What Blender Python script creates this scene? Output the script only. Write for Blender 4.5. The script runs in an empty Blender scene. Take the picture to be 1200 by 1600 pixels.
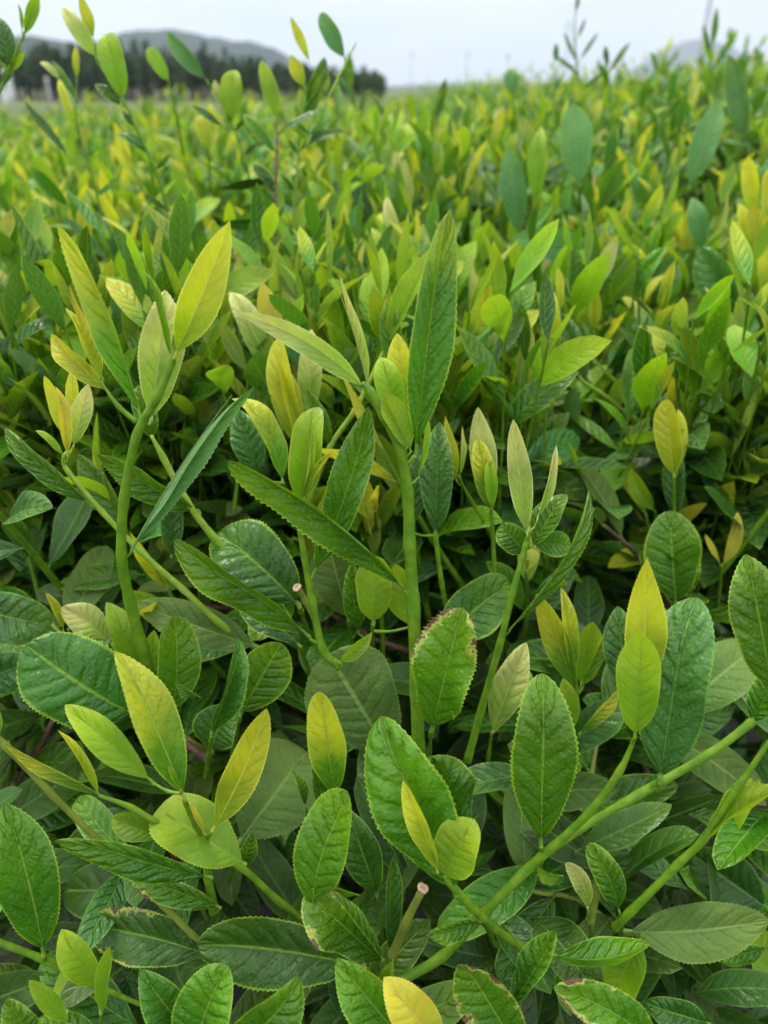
import bpy, math, random
import numpy as np
from mathutils import Vector, Matrix, Quaternion
R = math.radians
scene = bpy.context.scene
COL = scene.collection

# ------------------------------------------------------------------ camera
EYE = Vector((0.0, 0.0, 1.10))
HORIZON_Y = 137.0
FPX = 1156.0
PITCH = math.atan((800 - HORIZON_Y) / FPX)
cam_d = bpy.data.cameras.new('camera')
cam = bpy.data.objects.new('camera', cam_d)
COL.objects.link(cam)
cam.location = EYE
cam.rotation_euler = (math.pi / 2 - PITCH, 0, 0)
cam_d.sensor_fit = 'VERTICAL'
cam_d.sensor_height = 36.0
cam_d.sensor_width = 27.0
cam_d.lens = 36.0 * FPX / 1600.0
cam_d.clip_start = 0.02
cam_d.clip_end = 20000
cam_d.dof.use_dof = True
cam_d.dof.focus_distance = 0.37
cam_d.dof.aperture_fstop = 6.4
scene.camera = cam

# ------------------------------------------------------------------ sky
SUN_EL, SUN_AZ = R(58), R(-35)      # azimuth from +Y towards +X
world = bpy.data.worlds.new('World')
scene.world = world
world.use_nodes = True
wn, wl = world.node_tree.nodes, world.node_tree.links
wn.clear()
def N(nodes, typ, **kw):
    n = nodes.new(typ)
    for k, v in kw.items():
        setattr(n, k, v)
    return n
w_out = N(wn, 'ShaderNodeOutputWorld')
w_bg = N(wn, 'ShaderNodeBackground'); w_bg.inputs['Strength'].default_value = 0.1
sky = N(wn, 'ShaderNodeTexSky', sky_type='NISHITA', sun_disc=False)
sky.sun_elevation = SUN_EL
sky.sun_rotation = SUN_AZ
sky.dust_density = 3.0
tc = N(wn, 'ShaderNodeTexCoord')
sep = N(wn, 'ShaderNodeSeparateXYZ'); wl.new(tc.outputs['Generated'], sep.inputs[0])
ramp = N(wn, 'ShaderNodeMapRange', interpolation_type='SMOOTHSTEP')
ramp.inputs['From Min'].default_value = 0.05; ramp.inputs['From Max'].default_value = 0.8
ramp.inputs['To Min'].default_value = 8.4; ramp.inputs['To Max'].default_value = 17.5
wl.new(sep.outputs['Z'], ramp.inputs['Value'])
mp = N(wn, 'ShaderNodeMapping'); mp.inputs['Scale'].default_value = (1.0, 1.0, 4.0)
wl.new(tc.outputs['Generated'], mp.inputs[0])
noi = N(wn, 'ShaderNodeTexNoise'); noi.inputs['Scale'].default_value = 3.2
noi.inputs['Detail'].default_value = 6; noi.inputs['Roughness'].default_value = 0.5
wl.new(mp.outputs[0], noi.inputs['Vector'])
nr = N(wn, 'ShaderNodeMapRange'); nr.inputs['From Min'].default_value = 0.35; nr.inputs['From Max'].default_value = 0.65
nr.inputs['To Min'].default_value = 0.0; nr.inputs['To Max'].default_value = 1.0
wl.new(noi.outputs['Fac'], nr.inputs['Value'])
ccol = N(wn, 'ShaderNodeMix', data_type='RGBA')
ccol.inputs[6].default_value = (0.74, 0.80, 0.90, 1); ccol.inputs[7].default_value = (0.95, 0.96, 0.985, 1)
wl.new(nr.outputs[0], ccol.inputs[0])
cs = N(wn, 'ShaderNodeVectorMath', operation='SCALE')
wl.new(ccol.outputs[2], cs.inputs[0]); wl.new(ramp.outputs[0], cs.inputs['Scale'])
wm = N(wn, 'ShaderNodeMix', data_type='RGBA'); wm.inputs[0].default_value = 0.92
wl.new(sky.outputs[0], wm.inputs[6]); wl.new(cs.outputs[0], wm.inputs[7])
wl.new(wm.outputs[2], w_bg.inputs['Color']); wl.new(w_bg.outputs[0], w_out.inputs[0])

# ------------------------------------------------------------------ sun through thin cloud
sd = bpy.data.lights.new('sun', 'SUN'); sd.energy = 1.8; sd.angle = R(12); sd.color = (1.0, 0.93, 0.80)
so = bpy.data.objects.new('sun', sd); COL.objects.link(so)
sdir = Vector((math.sin(SUN_AZ) * math.cos(SUN_EL), math.cos(SUN_AZ) * math.cos(SUN_EL), math.sin(SUN_EL)))
so.rotation_euler = sdir.to_track_quat('Z', 'Y').to_euler()
so.location = (0, 0, 30)
scene.view_settings.view_transform = 'Standard'
scene.view_settings.look = 'None'
scene.view_settings.exposure = 0.68
scene.view_settings.gamma = 1.0
scene.cycles.max_bounces = 7
scene.cycles.transparent_max_bounces = 4
scene.cycles.diffuse_bounces = 4
scene.cycles.glossy_bounces = 2
scene.cycles.transmission_bounces = 4
scene.cycles.volume_bounces = 0

CR = Matrix.Rotation(math.pi / 2 - PITCH, 3, 'X')
CRI = CR.transposed()
def P(px, py, d):
    """point seen at photo pixel (px, py) at depth d metres"""
    return EYE + CR @ Vector(((px - 600) / FPX * d, (800 - py) / FPX * d, -d))
def proj(p):
    q = CRI @ (Vector(p) - EYE)
    d = -q.z
    if d < 1e-4: return None
    return (600 + q.x / d * FPX, 800 - q.y / d * FPX, d)

# ------------------------------------------------------------------ materials
def new_mat(name):
    m = bpy.data.materials.new(name); m.use_nodes = True
    m.node_tree.nodes.clear()
    return m, m.node_tree.nodes, m.node_tree.links
def mth(n, l, op, a, b=None, clamp=False):
    x = N(n, 'ShaderNodeMath', operation=op, use_clamp=clamp)
    for i, v in enumerate((a, b)):
        if v is None: continue
        if isinstance(v, (int, float)): x.inputs[i].default_value = v
        else: l.new(v, x.inputs[i])
    return x.outputs[0]
def mr(n, l, v, a, b, c=0.0, d=1.0, smooth=True):
    x = N(n, 'ShaderNodeMapRange', interpolation_type='SMOOTHSTEP' if smooth else 'LINEAR')
    l.new(v, x.inputs['Value'])
    for k, val in zip(('From Min', 'From Max', 'To Min', 'To Max'), (a, b, c, d)): x.inputs[k].default_value = val
    return x.outputs[0]
def mix(n, l, f, a, b, blend='MIX'):
    x = N(n, 'ShaderNodeMix', data_type='RGBA', blend_type=blend)
    for i, v in ((0, f), (6, a), (7, b)):
        if isinstance(v, (int, float)): x.inputs[i].default_value = v
        elif isinstance(v, tuple): x.inputs[i].default_value = v if len(v) == 4 else (*v, 1)
        else: l.new(v, x.inputs[i])
    return x.outputs[2]

NV, VC = 8.0, 1.5        # lateral veins and their slant, shared by shader and mesh
def leaf_mat(name, base, tip, edge, vein, back, rough=0.4, trans=0.3, tipat=(0.35, 0.95), bump=0.5, island=False, damage=0.0, var=0.12, edgew=0.9, spec=0.45):
    m, n, l = new_mat(name)
    uv = N(n, 'ShaderNodeUVMap'); uv.uv_map = 'uv'
    s = N(n, 'ShaderNodeSeparateXYZ'); l.new(uv.outputs[0], s.inputs[0])
    U = s.outputs[0]
    V = mth(n, l, 'ABSOLUTE', mth(n, l, 'MULTIPLY_ADD', s.outputs[1], 2.0))
    V.node.inputs[0].links[0].from_node.inputs[2].default_value = -1.0
    if island:
        rnd = N(n, 'ShaderNodeNewGeometry').outputs['Random Per Island']
    else:
        rnd = N(n, 'ShaderNodeObjectInfo').outputs['Random']
    tcn = N(n, 'ShaderNodeTexCoord')
    def noise(scale, det=3, rough_=0.5):
        x = N(n, 'ShaderNodeTexNoise'); x.noise_dimensions = '4D'
        x.inputs['Scale'].default_value = scale; x.inputs['Detail'].default_value = det; x.inputs['Roughness'].default_value = rough_
        l.new(tcn.outputs['Object'], x.inputs['Vector'])
        l.new(mth(n, l, 'MULTIPLY', rnd, 37.0), x.inputs['W'])
        return x.outputs['Fac']
    nbig = noise(45, 3)
    # base -> tip
    up = mth(n, l, 'ADD', U, mth(n, l, 'MULTIPLY', mth(n, l, 'SUBTRACT', nbig, 0.5), 0.5))
    c = mix(n, l, mr(n, l, up, tipat[0], tipat[1]), base, tip)
    # mottling and per-leaf variation
    hsv = N(n, 'ShaderNodeHueSaturation')
    l.new(c, hsv.inputs['Color'])
    l.new(mr(n, l, rnd, 0, 1, 0.5 - var * 0.05, 0.5 + var * 0.12, False), hsv.inputs['Hue'])
    r2 = mth(n, l, 'FRACT', mth(n, l, 'MULTIPLY', rnd, 7.31))
    vv = mth(n, l, 'ADD', mr(n, l, r2, 0, 1, 1 - var * 1.7, 1 + var * 1.5, False), mth(n, l, 'MULTIPLY', mth(n, l, 'SUBTRACT', nbig, 0.5), 0.9))
    l.new(vv, hsv.inputs['Value'])
    c = hsv.outputs['Color']
    nf = noise(520, 4, 0.65)
    c = mix(n, l, mr(n, l, nf, 0.35, 0.75, 0.0, 0.16), c, vein)
    # veins
    midc = tuple(a_ * .55 + b_ * .45 for a_, b_ in zip(vein, edge))
    ph = mth(n, l, 'SUBTRACT', mth(n, l, 'MULTIPLY', U, NV), mth(n, l, 'MULTIPLY', V, VC))
    wob = mth(n, l, 'MULTIPLY', mth(n, l, 'SUBTRACT', noise(120, 2), 0.5), 0.7)
    ph = mth(n, l, 'ADD', ph, wob)
    pp = mth(n, l, 'PINGPONG', ph, 0.5)          # 0 on a vein, 0.5 between
    latm = mth(n, l, 'MULTIPLY', mr(n, l, pp, 0.0, 0.055, 1.0, 0.0), mr(n, l, V, 0.45, 0.85, 1.0, 0.0))
    mid = mr(n, l, V, 0.025, 0.075, 1.0, 0.0)
    c = mix(n, l, mth(n, l, 'MULTIPLY', latm, mr(n, l, noise(60, 2), 0.35, 0.65, 0.03, 0.24)), c, vein)
    c = mix(n, l, mth(n, l, 'MULTIPLY', mid, 0.75), c, midc)
    # margin
    em = mth(n, l, 'ADD', V, mth(n, l, 'MULTIPLY', mth(n, l, 'SUBTRACT', nbig, 0.5), 0.12))
    c = mix(n, l, mr(n, l, em, edgew + .02, .985, 0.0, 0.85), c, edge)
    # small blemishes
    vo = N(n, 'ShaderNodeTexVoronoi'); vo.inputs['Scale'].default_value = 230
    vo.voronoi_dimensions = '4D'
    l.new(tcn.outputs['Object'], vo.inputs['Vector']); l.new(mth(n, l, 'MULTIPLY', rnd, 11.0), vo.inputs['W'])
    sp = mth(n, l, 'MULTIPLY', mr(n, l, vo.outputs['Distance'], 0.06, 0.14, 1.0, 0.0), mr(n, l, nbig, 0.55, 0.68, 0.0, 0.45))
    c = mix(n, l, sp, c, (0.16, 0.13, 0.04))
    if damage > 0:
        dn = mth(n, l, 'ADD', mth(n, l, 'MULTIPLY', V, 0.40), mth(n, l, 'MULTIPLY', noise(95, 5, 0.7), 1.0))
        dn = mth(n, l, 'ADD', dn, mth(n, l, 'MULTIPLY', U, 0.32))
        c = mix(n, l, mr(n, l, dn, 1.20 - damage * 0.2, 1.27 - damage * 0.2, 0.0, 0.9), c, (0.48, 0.52, 0.10))
        c = mix(n, l, mr(n, l, dn, 1.27 - damage * 0.2, 1.31 - damage * 0.2, 0.0, 0.95), c, (0.13, 0.055, 0.03))
    front = c
    geo = N(n, 'ShaderNodeNewGeometry')
    bc = mix(n, l, mth(n, l, 'MAXIMUM', mth(n, l, 'MULTIPLY', latm, 0.35), mth(n, l, 'MULTIPLY', mid, 0.6)), back, vein)
    bc = mix(n, l, 0.45, bc, front)
    c = mix(n, l, geo.outputs['Backfacing'], front, bc)
    # bump
    h = mth(n, l, 'MULTIPLY', mr(n, l, pp, 0.0, 0.30), mr(n, l, V, 0.55, 0.95, 1.0, 0.1))
    h = mth(n, l, 'SUBTRACT', h, mth(n, l, 'MULTIPLY', mid, 0.8))
    h = mth(n, l, 'ADD', h, mth(n, l, 'MULTIPLY', nf, 0.35))
    h = mth(n, l, 'ADD', h, mth(n, l, 'MULTIPLY', noise(170, 2), 0.9))
    v2 = N(n, 'ShaderNodeTexVoronoi'); v2.feature = 'DISTANCE_TO_EDGE'; v2.inputs['Scale'].default_value = 300
    l.new(tcn.outputs['Object'], v2.inputs['Vector'])
    h = mth(n, l, 'ADD', h, mth(n, l, 'MULTIPLY', mr(n, l, v2.outputs['Distance'], 0.0, 0.35), 0.28))
    b = N(n, 'ShaderNodeBump'); b.inputs['Strength'].default_value = bump; b.inputs['Distance'].default_value = 0.0009
    l.new(h, b.inputs['Height'])
    p = N(n, 'ShaderNodeBsdfPrincipled')
    l.new(c, p.inputs['Base Color']); l.new(b.outputs[0], p.inputs['Normal'])
    rr = mth(n, l, 'ADD', mr(n, l, mth(n, l, 'ADD', mth(n, l, 'MULTIPLY', nf, 0.4), mth(n, l, 'MULTIPLY', noise(75, 3), 0.6)), 0.35, 0.65, rough - 0.07, rough + 0.16), mth(n, l, 'MULTIPLY', geo.outputs['Backfacing'], 0.22))
    l.new(rr, p.inputs['Roughness'])
    p.inputs['Specular IOR Level'].default_value = spec
    t = N(n, 'ShaderNodeBsdfTranslucent'); l.new(b.outputs[0], t.inputs['Normal'])
    tcol = mix(n, l, 1.0, c, (1.12, 1.14, 0.6), 'MULTIPLY')
    l.new(tcol, t.inputs['Color'])
    ms = N(n, 'ShaderNodeMixShader'); ms.inputs[0].default_value = trans
    l.new(p.outputs[0], ms.inputs[1]); l.new(t.outputs[0], ms.inputs[2])
    o = N(n, 'ShaderNodeOutputMaterial'); l.new(ms.outputs[0], o.inputs[0])
    return m
SPEC = {
 #            base                 tip                  edge                vein                 back
 'yellow': ((0.27, 0.40, 0.008), (0.57, 0.565, 0.016), (0.78, 0.76, 0.10), (0.58, 0.62, 0.10), (0.55, 0.52, 0.06)),
 'orange': ((0.36, 0.40, 0.012), (0.58, 0.49, 0.03), (0.80, 0.60, 0.12), (0.6, 0.5, 0.12), (0.6, 0.45, 0.08)),
 'pale':   ((0.28, 0.42, 0.05), (0.60, 0.58, 0.17), (0.72, 0.74, 0.30), (0.5, 0.6, 0.2), (0.45, 0.5, 0.14)),
 'lime':   ((0.18, 0.345, 0.006), (0.31, 0.44, 0.008), (0.48, 0.58, 0.04), (0.12, 0.26, 0.015), (0.27, 0.41, 0.03)),
 'grad':   ((0.10, 0.26, 0.007), (0.50, 0.50, 0.018), (0.50, 0.60, 0.07), (0.34, 0.52, 0.08), (0.27, 0.42, 0.05)),
 'bluepale': ((0.085, 0.235, 0.052), (0.13, 0.29, 0.062), (0.25, 0.40, 0.12), (0.16, 0.30, 0.10), (0.14, 0.27, 0.09)),
 'deep':   ((0.032, 0.115, 0.007), (0.052, 0.155, 0.009), (0.28, 0.44, 0.03), (0.14, 0.30, 0.03), (0.09, 0.20, 0.025)),
 'gradgreen': ((0.065, 0.20, 0.005), (0.40, 0.50, 0.018), (0.36, 0.52, 0.04), (0.15, 0.34, 0.03), (0.14, 0.30, 0.03)),
 'green':  ((0.060, 0.180, 0.004), (0.12, 0.255, 0.006), (0.30, 0.46, 0.03), (0.15, 0.34, 0.03), (0.11, 0.25, 0.025)),
 'blue':   ((0.058, 0.155, 0.024), (0.095, 0.215, 0.032), (0.16, 0.36, 0.05), (0.16, 0.34, 0.07), (0.10, 0.23, 0.05)),
 'mature': ((0.028, 0.074, 0.007), (0.048, 0.105, 0.008), (0.12, 0.23, 0.03), (0.10, 0.23, 0.04), (0.07, 0.145, 0.03)),  # old-leaf green, darkened further to paint in the shade of the shoots above
 'olive':  ((0.085, 0.155, 0.022), (0.12, 0.19, 0.028), (0.20, 0.30, 0.05), (0.22, 0.34, 0.08), (0.10, 0.18, 0.04)),
}
KW = {
 'yellow': dict(trans=0.42, rough=0.42, tipat=(0.1, 0.75), bump=0.5, var=0.10),
 'orange': dict(trans=0.42, rough=0.45, tipat=(0.1, 0.6), bump=0.3, var=0.10),
 'pale':   dict(trans=0.38, rough=0.42, tipat=(0.3, 0.85), bump=0.5, var=0.10),
 'lime':   dict(trans=0.40, rough=0.45, bump=0.35, edgew=0.93),
 'grad':   dict(trans=0.34, rough=0.40, tipat=(0.25, 0.8), bump=0.7),
 'bluepale': dict(trans=0.25, rough=0.5, bump=0.4),
 'deep':   dict(trans=0.18, rough=0.27, bump=0.7, spec=0.42),
 'gradgreen': dict(trans=0.28, rough=0.38, tipat=(0.6, 1.15), bump=0.9),
 'green':  dict(trans=0.26, rough=0.27, bump=0.9),
 'blue':   dict(trans=0.20, rough=0.33, bump=1.0),
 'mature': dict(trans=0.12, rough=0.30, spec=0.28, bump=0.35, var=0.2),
 'olive':  dict(spec=0.3, trans=0.20, rough=0.50, bump=0.5, edgew=0.95),
}
MAT = {}
for k in SPEC:
    MAT[k] = leaf_mat('leaf_' + k, *SPEC[k], **KW[k])
    MAT[k + '_mass'] = leaf_mat('mass_' + k, *SPEC[k], **{**KW[k], 'island': True, 'var': 0.24})
for k in ('deep', 'green', 'blue', 'mature', 'olive', 'grad'):
    MAT[k + '_worn'] = leaf_mat('worn_' + k, *SPEC[k], **{**KW[k], 'damage': 0.82})

def simple_mat(name, c1, c2, scale=60, rough=0.6, bump=0.3, trans=0.0, bd=0.001, detail=4):
    m, n, l = new_mat(name)
    tcn = N(n, 'ShaderNodeTexCoord'); x = N(n, 'ShaderNodeTexNoise')
    x.inputs['Scale'].default_value = scale; x.inputs['Detail'].default_value = detail
    l.new(tcn.outputs['Object'], x.inputs['Vector'])
    c = mix(n, l, mr(n, l, x.outputs['Fac'], 0.35, 0.65), c1, c2)
    p = N(n, 'ShaderNodeBsdfPrincipled'); l.new(c, p.inputs['Base Color']); p.inputs['Roughness'].default_value = rough
    p.inputs['Specular IOR Level'].default_value = 0.35
    b = N(n, 'ShaderNodeBump'); b.inputs['Strength'].default_value = bump; b.inputs['Distance'].default_value = bd
    l.new(x.outputs['Fac'], b.inputs['Height']); l.new(b.outputs[0], p.inputs['Normal'])
    o = N(n, 'ShaderNodeOutputMaterial')
    if trans:
        t = N(n, 'ShaderNodeBsdfTranslucent'); l.new(c, t.inputs['Color'])
        ms = N(n, 'ShaderNodeMixShader'); ms.inputs[0].default_value = trans
        l.new(p.outputs[0], ms.inputs[1]); l.new(t.outputs[0], ms.inputs[2]); l.new(ms.outputs[0], o.inputs[0])
    else:
        l.new(p.outputs[0], o.inputs[0])
    return m
MAT['stem'] = simple_mat('stem_green', (0.095, 0.225, 0.008), (0.17, 0.305, 0.014), 160, 0.45, 0.3, 0.12, 0.0008)
MAT['stemlime'] = simple_mat('stem_lime', (0.22, 0.38, 0.025), (0.32, 0.46, 0.05), 160, 0.45, 0.3, 0.15, 0.0008)
MAT['stemolive'] = simple_mat('stem_olive', (0.17, 0.22, 0.03), (0.26, 0.33, 0.04), 70, 0.5, 0.5, 0.05, 0.001)
MAT['wood'] = simple_mat('stem_wood', (0.10, 0.055, 0.035), (0.20, 0.12, 0.08), 220, 0.8, 0.9, 0, 0.001)
MAT['cut'] = simple_mat('cut_wood', (0.26, 0.15, 0.09), (0.46, 0.34, 0.22), 700, 0.8, 0.4, 0, 0.0005)

# ------------------------------------------------------------------ mesh helpers
def prof(u, sh):
    u = np.clip(u, 0, 1)
    if sh == 'lance':   a, b = 0.95, 1.15
    elif sh == 'oval':  a, b = 0.74, 0.60
    elif sh == 'round': a, b = 0.85, 0.45
    else:               a, b = 0.90, 0.86      # 'leaf'
    p = (u ** a) * ((1 - u) ** b)
    um = a / (a + b)
    return p / ((um ** a) * ((1 - um) ** b))

def rot_many(vecs, axes, ang):
    c, s = np.cos(ang)[:, None], np.sin(ang)[:, None]
    return vecs * c + np.cross(axes, vecs) * s + axes * (np.sum(axes * vecs, 1)[:, None]) * (1 - c)

def blade(p0, p1, p2, n0, W, sh='leaf', nu=40, nv=10, roll=0.0, twist=0.0, fold=15.0, pucker=0.0, wave=0.0,
          teeth=0, tooth=0.02, cup=0.0, rib=True, seed=0, hook=0.0):
    """leaf blade along the curve p0-p1-p2, upper side towards n0; returns verts, uvs, faces"""
    p0, p1, p2, n0 = (np.array(v, float) for v in (p0, p1, p2, n0))
    rs = np.random.RandomState(seed)
    if teeth: nu = max(nu, teeth * 3)
    u = np.linspace(0, 1, nu + 1)
    def curve(t):
        t = t[:, None]
        c = (1 - t) ** 2 * p0 + 2 * (1 - t) * t * p1 + t * t * p2
        T = 2 * (1 - t) * (p1 - p0) + 2 * t * (p2 - p1)
        return c, T / np.maximum(np.linalg.norm(T, axis=1)[:, None], 1e-9)
    c, T = curve(u)
    L = np.linalg.norm(np.diff(c, axis=0), axis=1).sum()
    def frame(T, t):
        B = np.cross(T, n0[None, :]); B /= np.maximum(np.linalg.norm(B, axis=1)[:, None], 1e-9)
        Nn = np.cross(B, T)
        a = np.radians(roll + twist * t)
        return rot_many(B, T, a), rot_many(Nn, T, a)
    B, Nn = frame(T, u)
    if hook:     # tip curls back over its last third
        hk = np.clip((u - 0.62) / 0.38, 0, 1) ** 2
        c = c + Nn * (hook * L * hk)[:, None]
    pet = 0.05
    ub = np.clip((u - pet) / (1 - pet), 0, 1)
    w = prof(ub, sh) * W / 2
    v = np.linspace(-1, 1, nv + 1)
    UU, VV = np.meshgrid(u, v, indexing='ij')
    WW = np.repeat(w[:, None], nv + 1, 1)
    if teeth:
        k = np.arange(nu + 1)
        saw = np.where(k % 3 == 0, 0.0, np.where(k % 3 == 1, 0.45, 1.0))
        saw = saw * (0.6 + 0.8 * rs.rand(nu + 1))
        saw[(ub < 0.15)] = 0; saw[-4:] *= 0.3
        ed = np.abs(VV) > 0.999
        WW = WW + ed * (tooth * W * saw)[:, None] * np.minimum(1, WW / (0.15 * W))
    irr = 1 + 0.05 * np.sin(UU * 9 + rs.rand() * 6 + 2.5 * np.sign(VV))
    WW = WW * irr
    aV = np.abs(VV)
    f = np.radians(fold) * (0.75 + 0.5 * np.sin(np.pi * UU) * 0.6)
    x = VV * WW * np.cos(f)
    h = aV * WW * np.sin(f)
    h = h + cup * WW * VV ** 2
    if pucker:
        phs = UU * NV - aV * VC + 0.22 * np.sin(UU * 17 + rs.rand() * 6) + 0.12 * np.sign(VV)
        fr = phs - np.floor(phs)
        bul = np.sin(np.pi * fr) ** 0.5
        h = h + pucker * W * bul * (np.sin(np.pi * np.clip(aV, 0, 1)) ** 0.7) * np.minimum(1, w[:, None] / (0.25 * W))
    if wave:
        h = h + wave * W * VV ** 2 * np.sin(UU * 13 + rs.rand() * 6 + np.where(VV > 0, 1.7, 0)) * np.sin(np.pi * UU)
    pts = c[:, None, :] + B[:, None, :] * x[:, :, None] + Nn[:, None, :] * h[:, :, None]
    verts = pts.reshape(-1, 3)
    uvs = np.stack([UU.ravel(), VV.ravel() * 0.5 + 0.5], 1)
    i = np.arange(nu)[:, None] * (nv + 1) + np.arange(nv)[None, :]
    faces = np.stack([i, i + 1, i + nv + 2, i + nv + 1], 2).reshape(-1, 4)
    if rib:
        ns, nr_ = 5, 14
        tt = np.linspace(0, 0.9, nr_)
        cc, TT = curve(tt)
        BB, NN = frame(TT, tt)
        rad = W * 0.030 * (1 - 0.82 * tt / 0.9) + 0.0001
        rad[0] *= 1.3
        cc = cc - NN * (rad * 0.75)[:, None]
        a = np.arange(ns) / ns * 2 * np.pi
        rp = cc[:, None, :] + BB[:, None, :] * (np.cos(a)[None, :, None] * rad[:, None, None]) + NN[:, None, :] * (np.sin(a)[None, :, None] * rad[:, None, None])
        o = len(verts)
        verts = np.vstack([verts, rp.reshape(-1, 3)])
        uvs = np.vstack([uvs, np.stack([np.repeat(tt, ns), np.full(nr_ * ns, 0.5)], 1)])
        q = []
        for r_ in range(nr_ - 1):
            for s_ in range(ns):
                s2 = (s_ + 1) % ns
                q.append((o + r_ * ns + s_, o + r_ * ns + s2, o + (r_ + 1) * ns + s2, o + (r_ + 1) * ns + s_))
        faces = np.vstack([faces, np.array(q)])
    return verts, uvs, faces

def tube(pts, rads, ns=10, sub=5, seed=0, knob=0.0, caps=True):
    """smooth tapered stem through the points"""
    pts = [np.array(p, float) for p in pts]
    P_ = [2 * pts[0] - pts[1]] + pts + [2 * pts[-1] - pts[-2]]
    c, r = [], []
    for i in range(1, len(P_) - 2):
        for k in range(sub):
            t = k / sub
            a, b, d, e = P_[i - 1], P_[i], P_[i + 1], P_[i + 2]
            c.append(0.5 * ((2 * b) + (-a + d) * t + (2 * a - 5 * b + 4 * d - e) * t * t + (-a + 3 * b - 3 * d + e) * t ** 3))
            r.append(rads[i - 1] * (1 - t) + rads[i] * t + (knob * rads[i - 1] * max(0, 1 - 2.2 * min(t, 1 - t) * 2) if knob else 0))
    c.append(pts[-1]); r.append(rads[-1])
    c, r = np.array(c), np.array(r)
    T = np.gradient(c, axis=0); T /= np.linalg.norm(T, axis=1)[:, None]
    ref = np.array([0.31, -0.9, 0.3])
    v, u_ = [], []
    B = np.cross(T[0], ref); B /= np.linalg.norm(B)
    for i in range(len(c)):
        B = B - T[i] * B.dot(T[i]); B /= np.linalg.norm(B)
        C = np.cross(T[i], B)
        for k in range(ns):
            a = 2 * math.pi * k / ns
            v.append(c[i] + (B * math.cos(a) + C * math.sin(a)) * r[i]); u_.append((i / len(c), 0.5))
    f = []
    for i in range(len(c) - 1):
        for k in range(ns):
            k2 = (k + 1) % ns
            f.append((i * ns + k, i * ns + k2, (i + 1) * ns + k2, (i + 1) * ns + k))
    v = np.array(v); n = len(v)
    faces = [tuple(x) for x in f]
    if caps:
        faces.append(tuple(range(ns))[::-1]); faces.append(tuple(range(n - ns, n)))
    return v, np.array(u_), faces, c, r

def make_mesh(name, verts, uvs, faces, mats, midx=None):
    me = bpy.data.meshes.new(name)
    me.from_pydata([tuple(v) for v in verts], [], [tuple(int(i) for i in f) for f in faces])
    ul = me.uv_layers.new(name='uv')
    li = np.empty(len(me.loops), np.int32); me.loops.foreach_get('vertex_index', li)
    ul.data.foreach_set('uv', np.asarray(uvs, np.float32)[li].ravel())
    me.polygons.foreach_set('use_smooth', np.ones(len(me.polygons), bool))
    for m in mats: me.materials.append(m)
    if midx is not None: me.polygons.foreach_set('material_index', np.asarray(midx, np.int32))
    me.update()
    return me
def fast_mesh(name, verts, uvs, quads, mats, midx):
    me = bpy.data.meshes.new(name)
    nvt, nf = len(verts), len(quads)
    me.vertices.add(nvt); me.vertices.foreach_set('co', np.asarray(verts, np.float32).ravel())
    me.loops.add(nf * 4); me.loops.foreach_set('vertex_index', quads.astype(np.int32).ravel())
    me.polygons.add(nf); me.polygons.foreach_set('loop_start', np.arange(nf, dtype=np.int32) * 4)
    for m in mats: me.materials.append(m)
    me.polygons.foreach_set('material_index', np.asarray(midx, np.int32))
    me.polygons.foreach_set('use_smooth', np.ones(nf, bool))
    ul = me.uv_layers.new(name='uv'); ul.data.foreach_set('uv', np.asarray(uvs, np.float32)[quads.ravel()].ravel())
    me.update(calc_edges=True); me.validate()
    return me
def link(name, me, parent=None):
    o = bpy.data.objects.new(name, me); COL.objects.link(o)
    if parent is not None: o.parent = parent
    return o
def tag(o, label=None, cat=None, group=None, kind=None):
    if label: o['label'] = label
    if cat: o['category'] = cat
    if group: o['group'] = group
    if kind: o['kind'] = kind
    return o
def empty(name, loc):
    o = bpy.data.objects.new(name, None); COL.objects.link(o)
    o.location = loc; o.empty_display_size = 0.01
    return o

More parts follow.
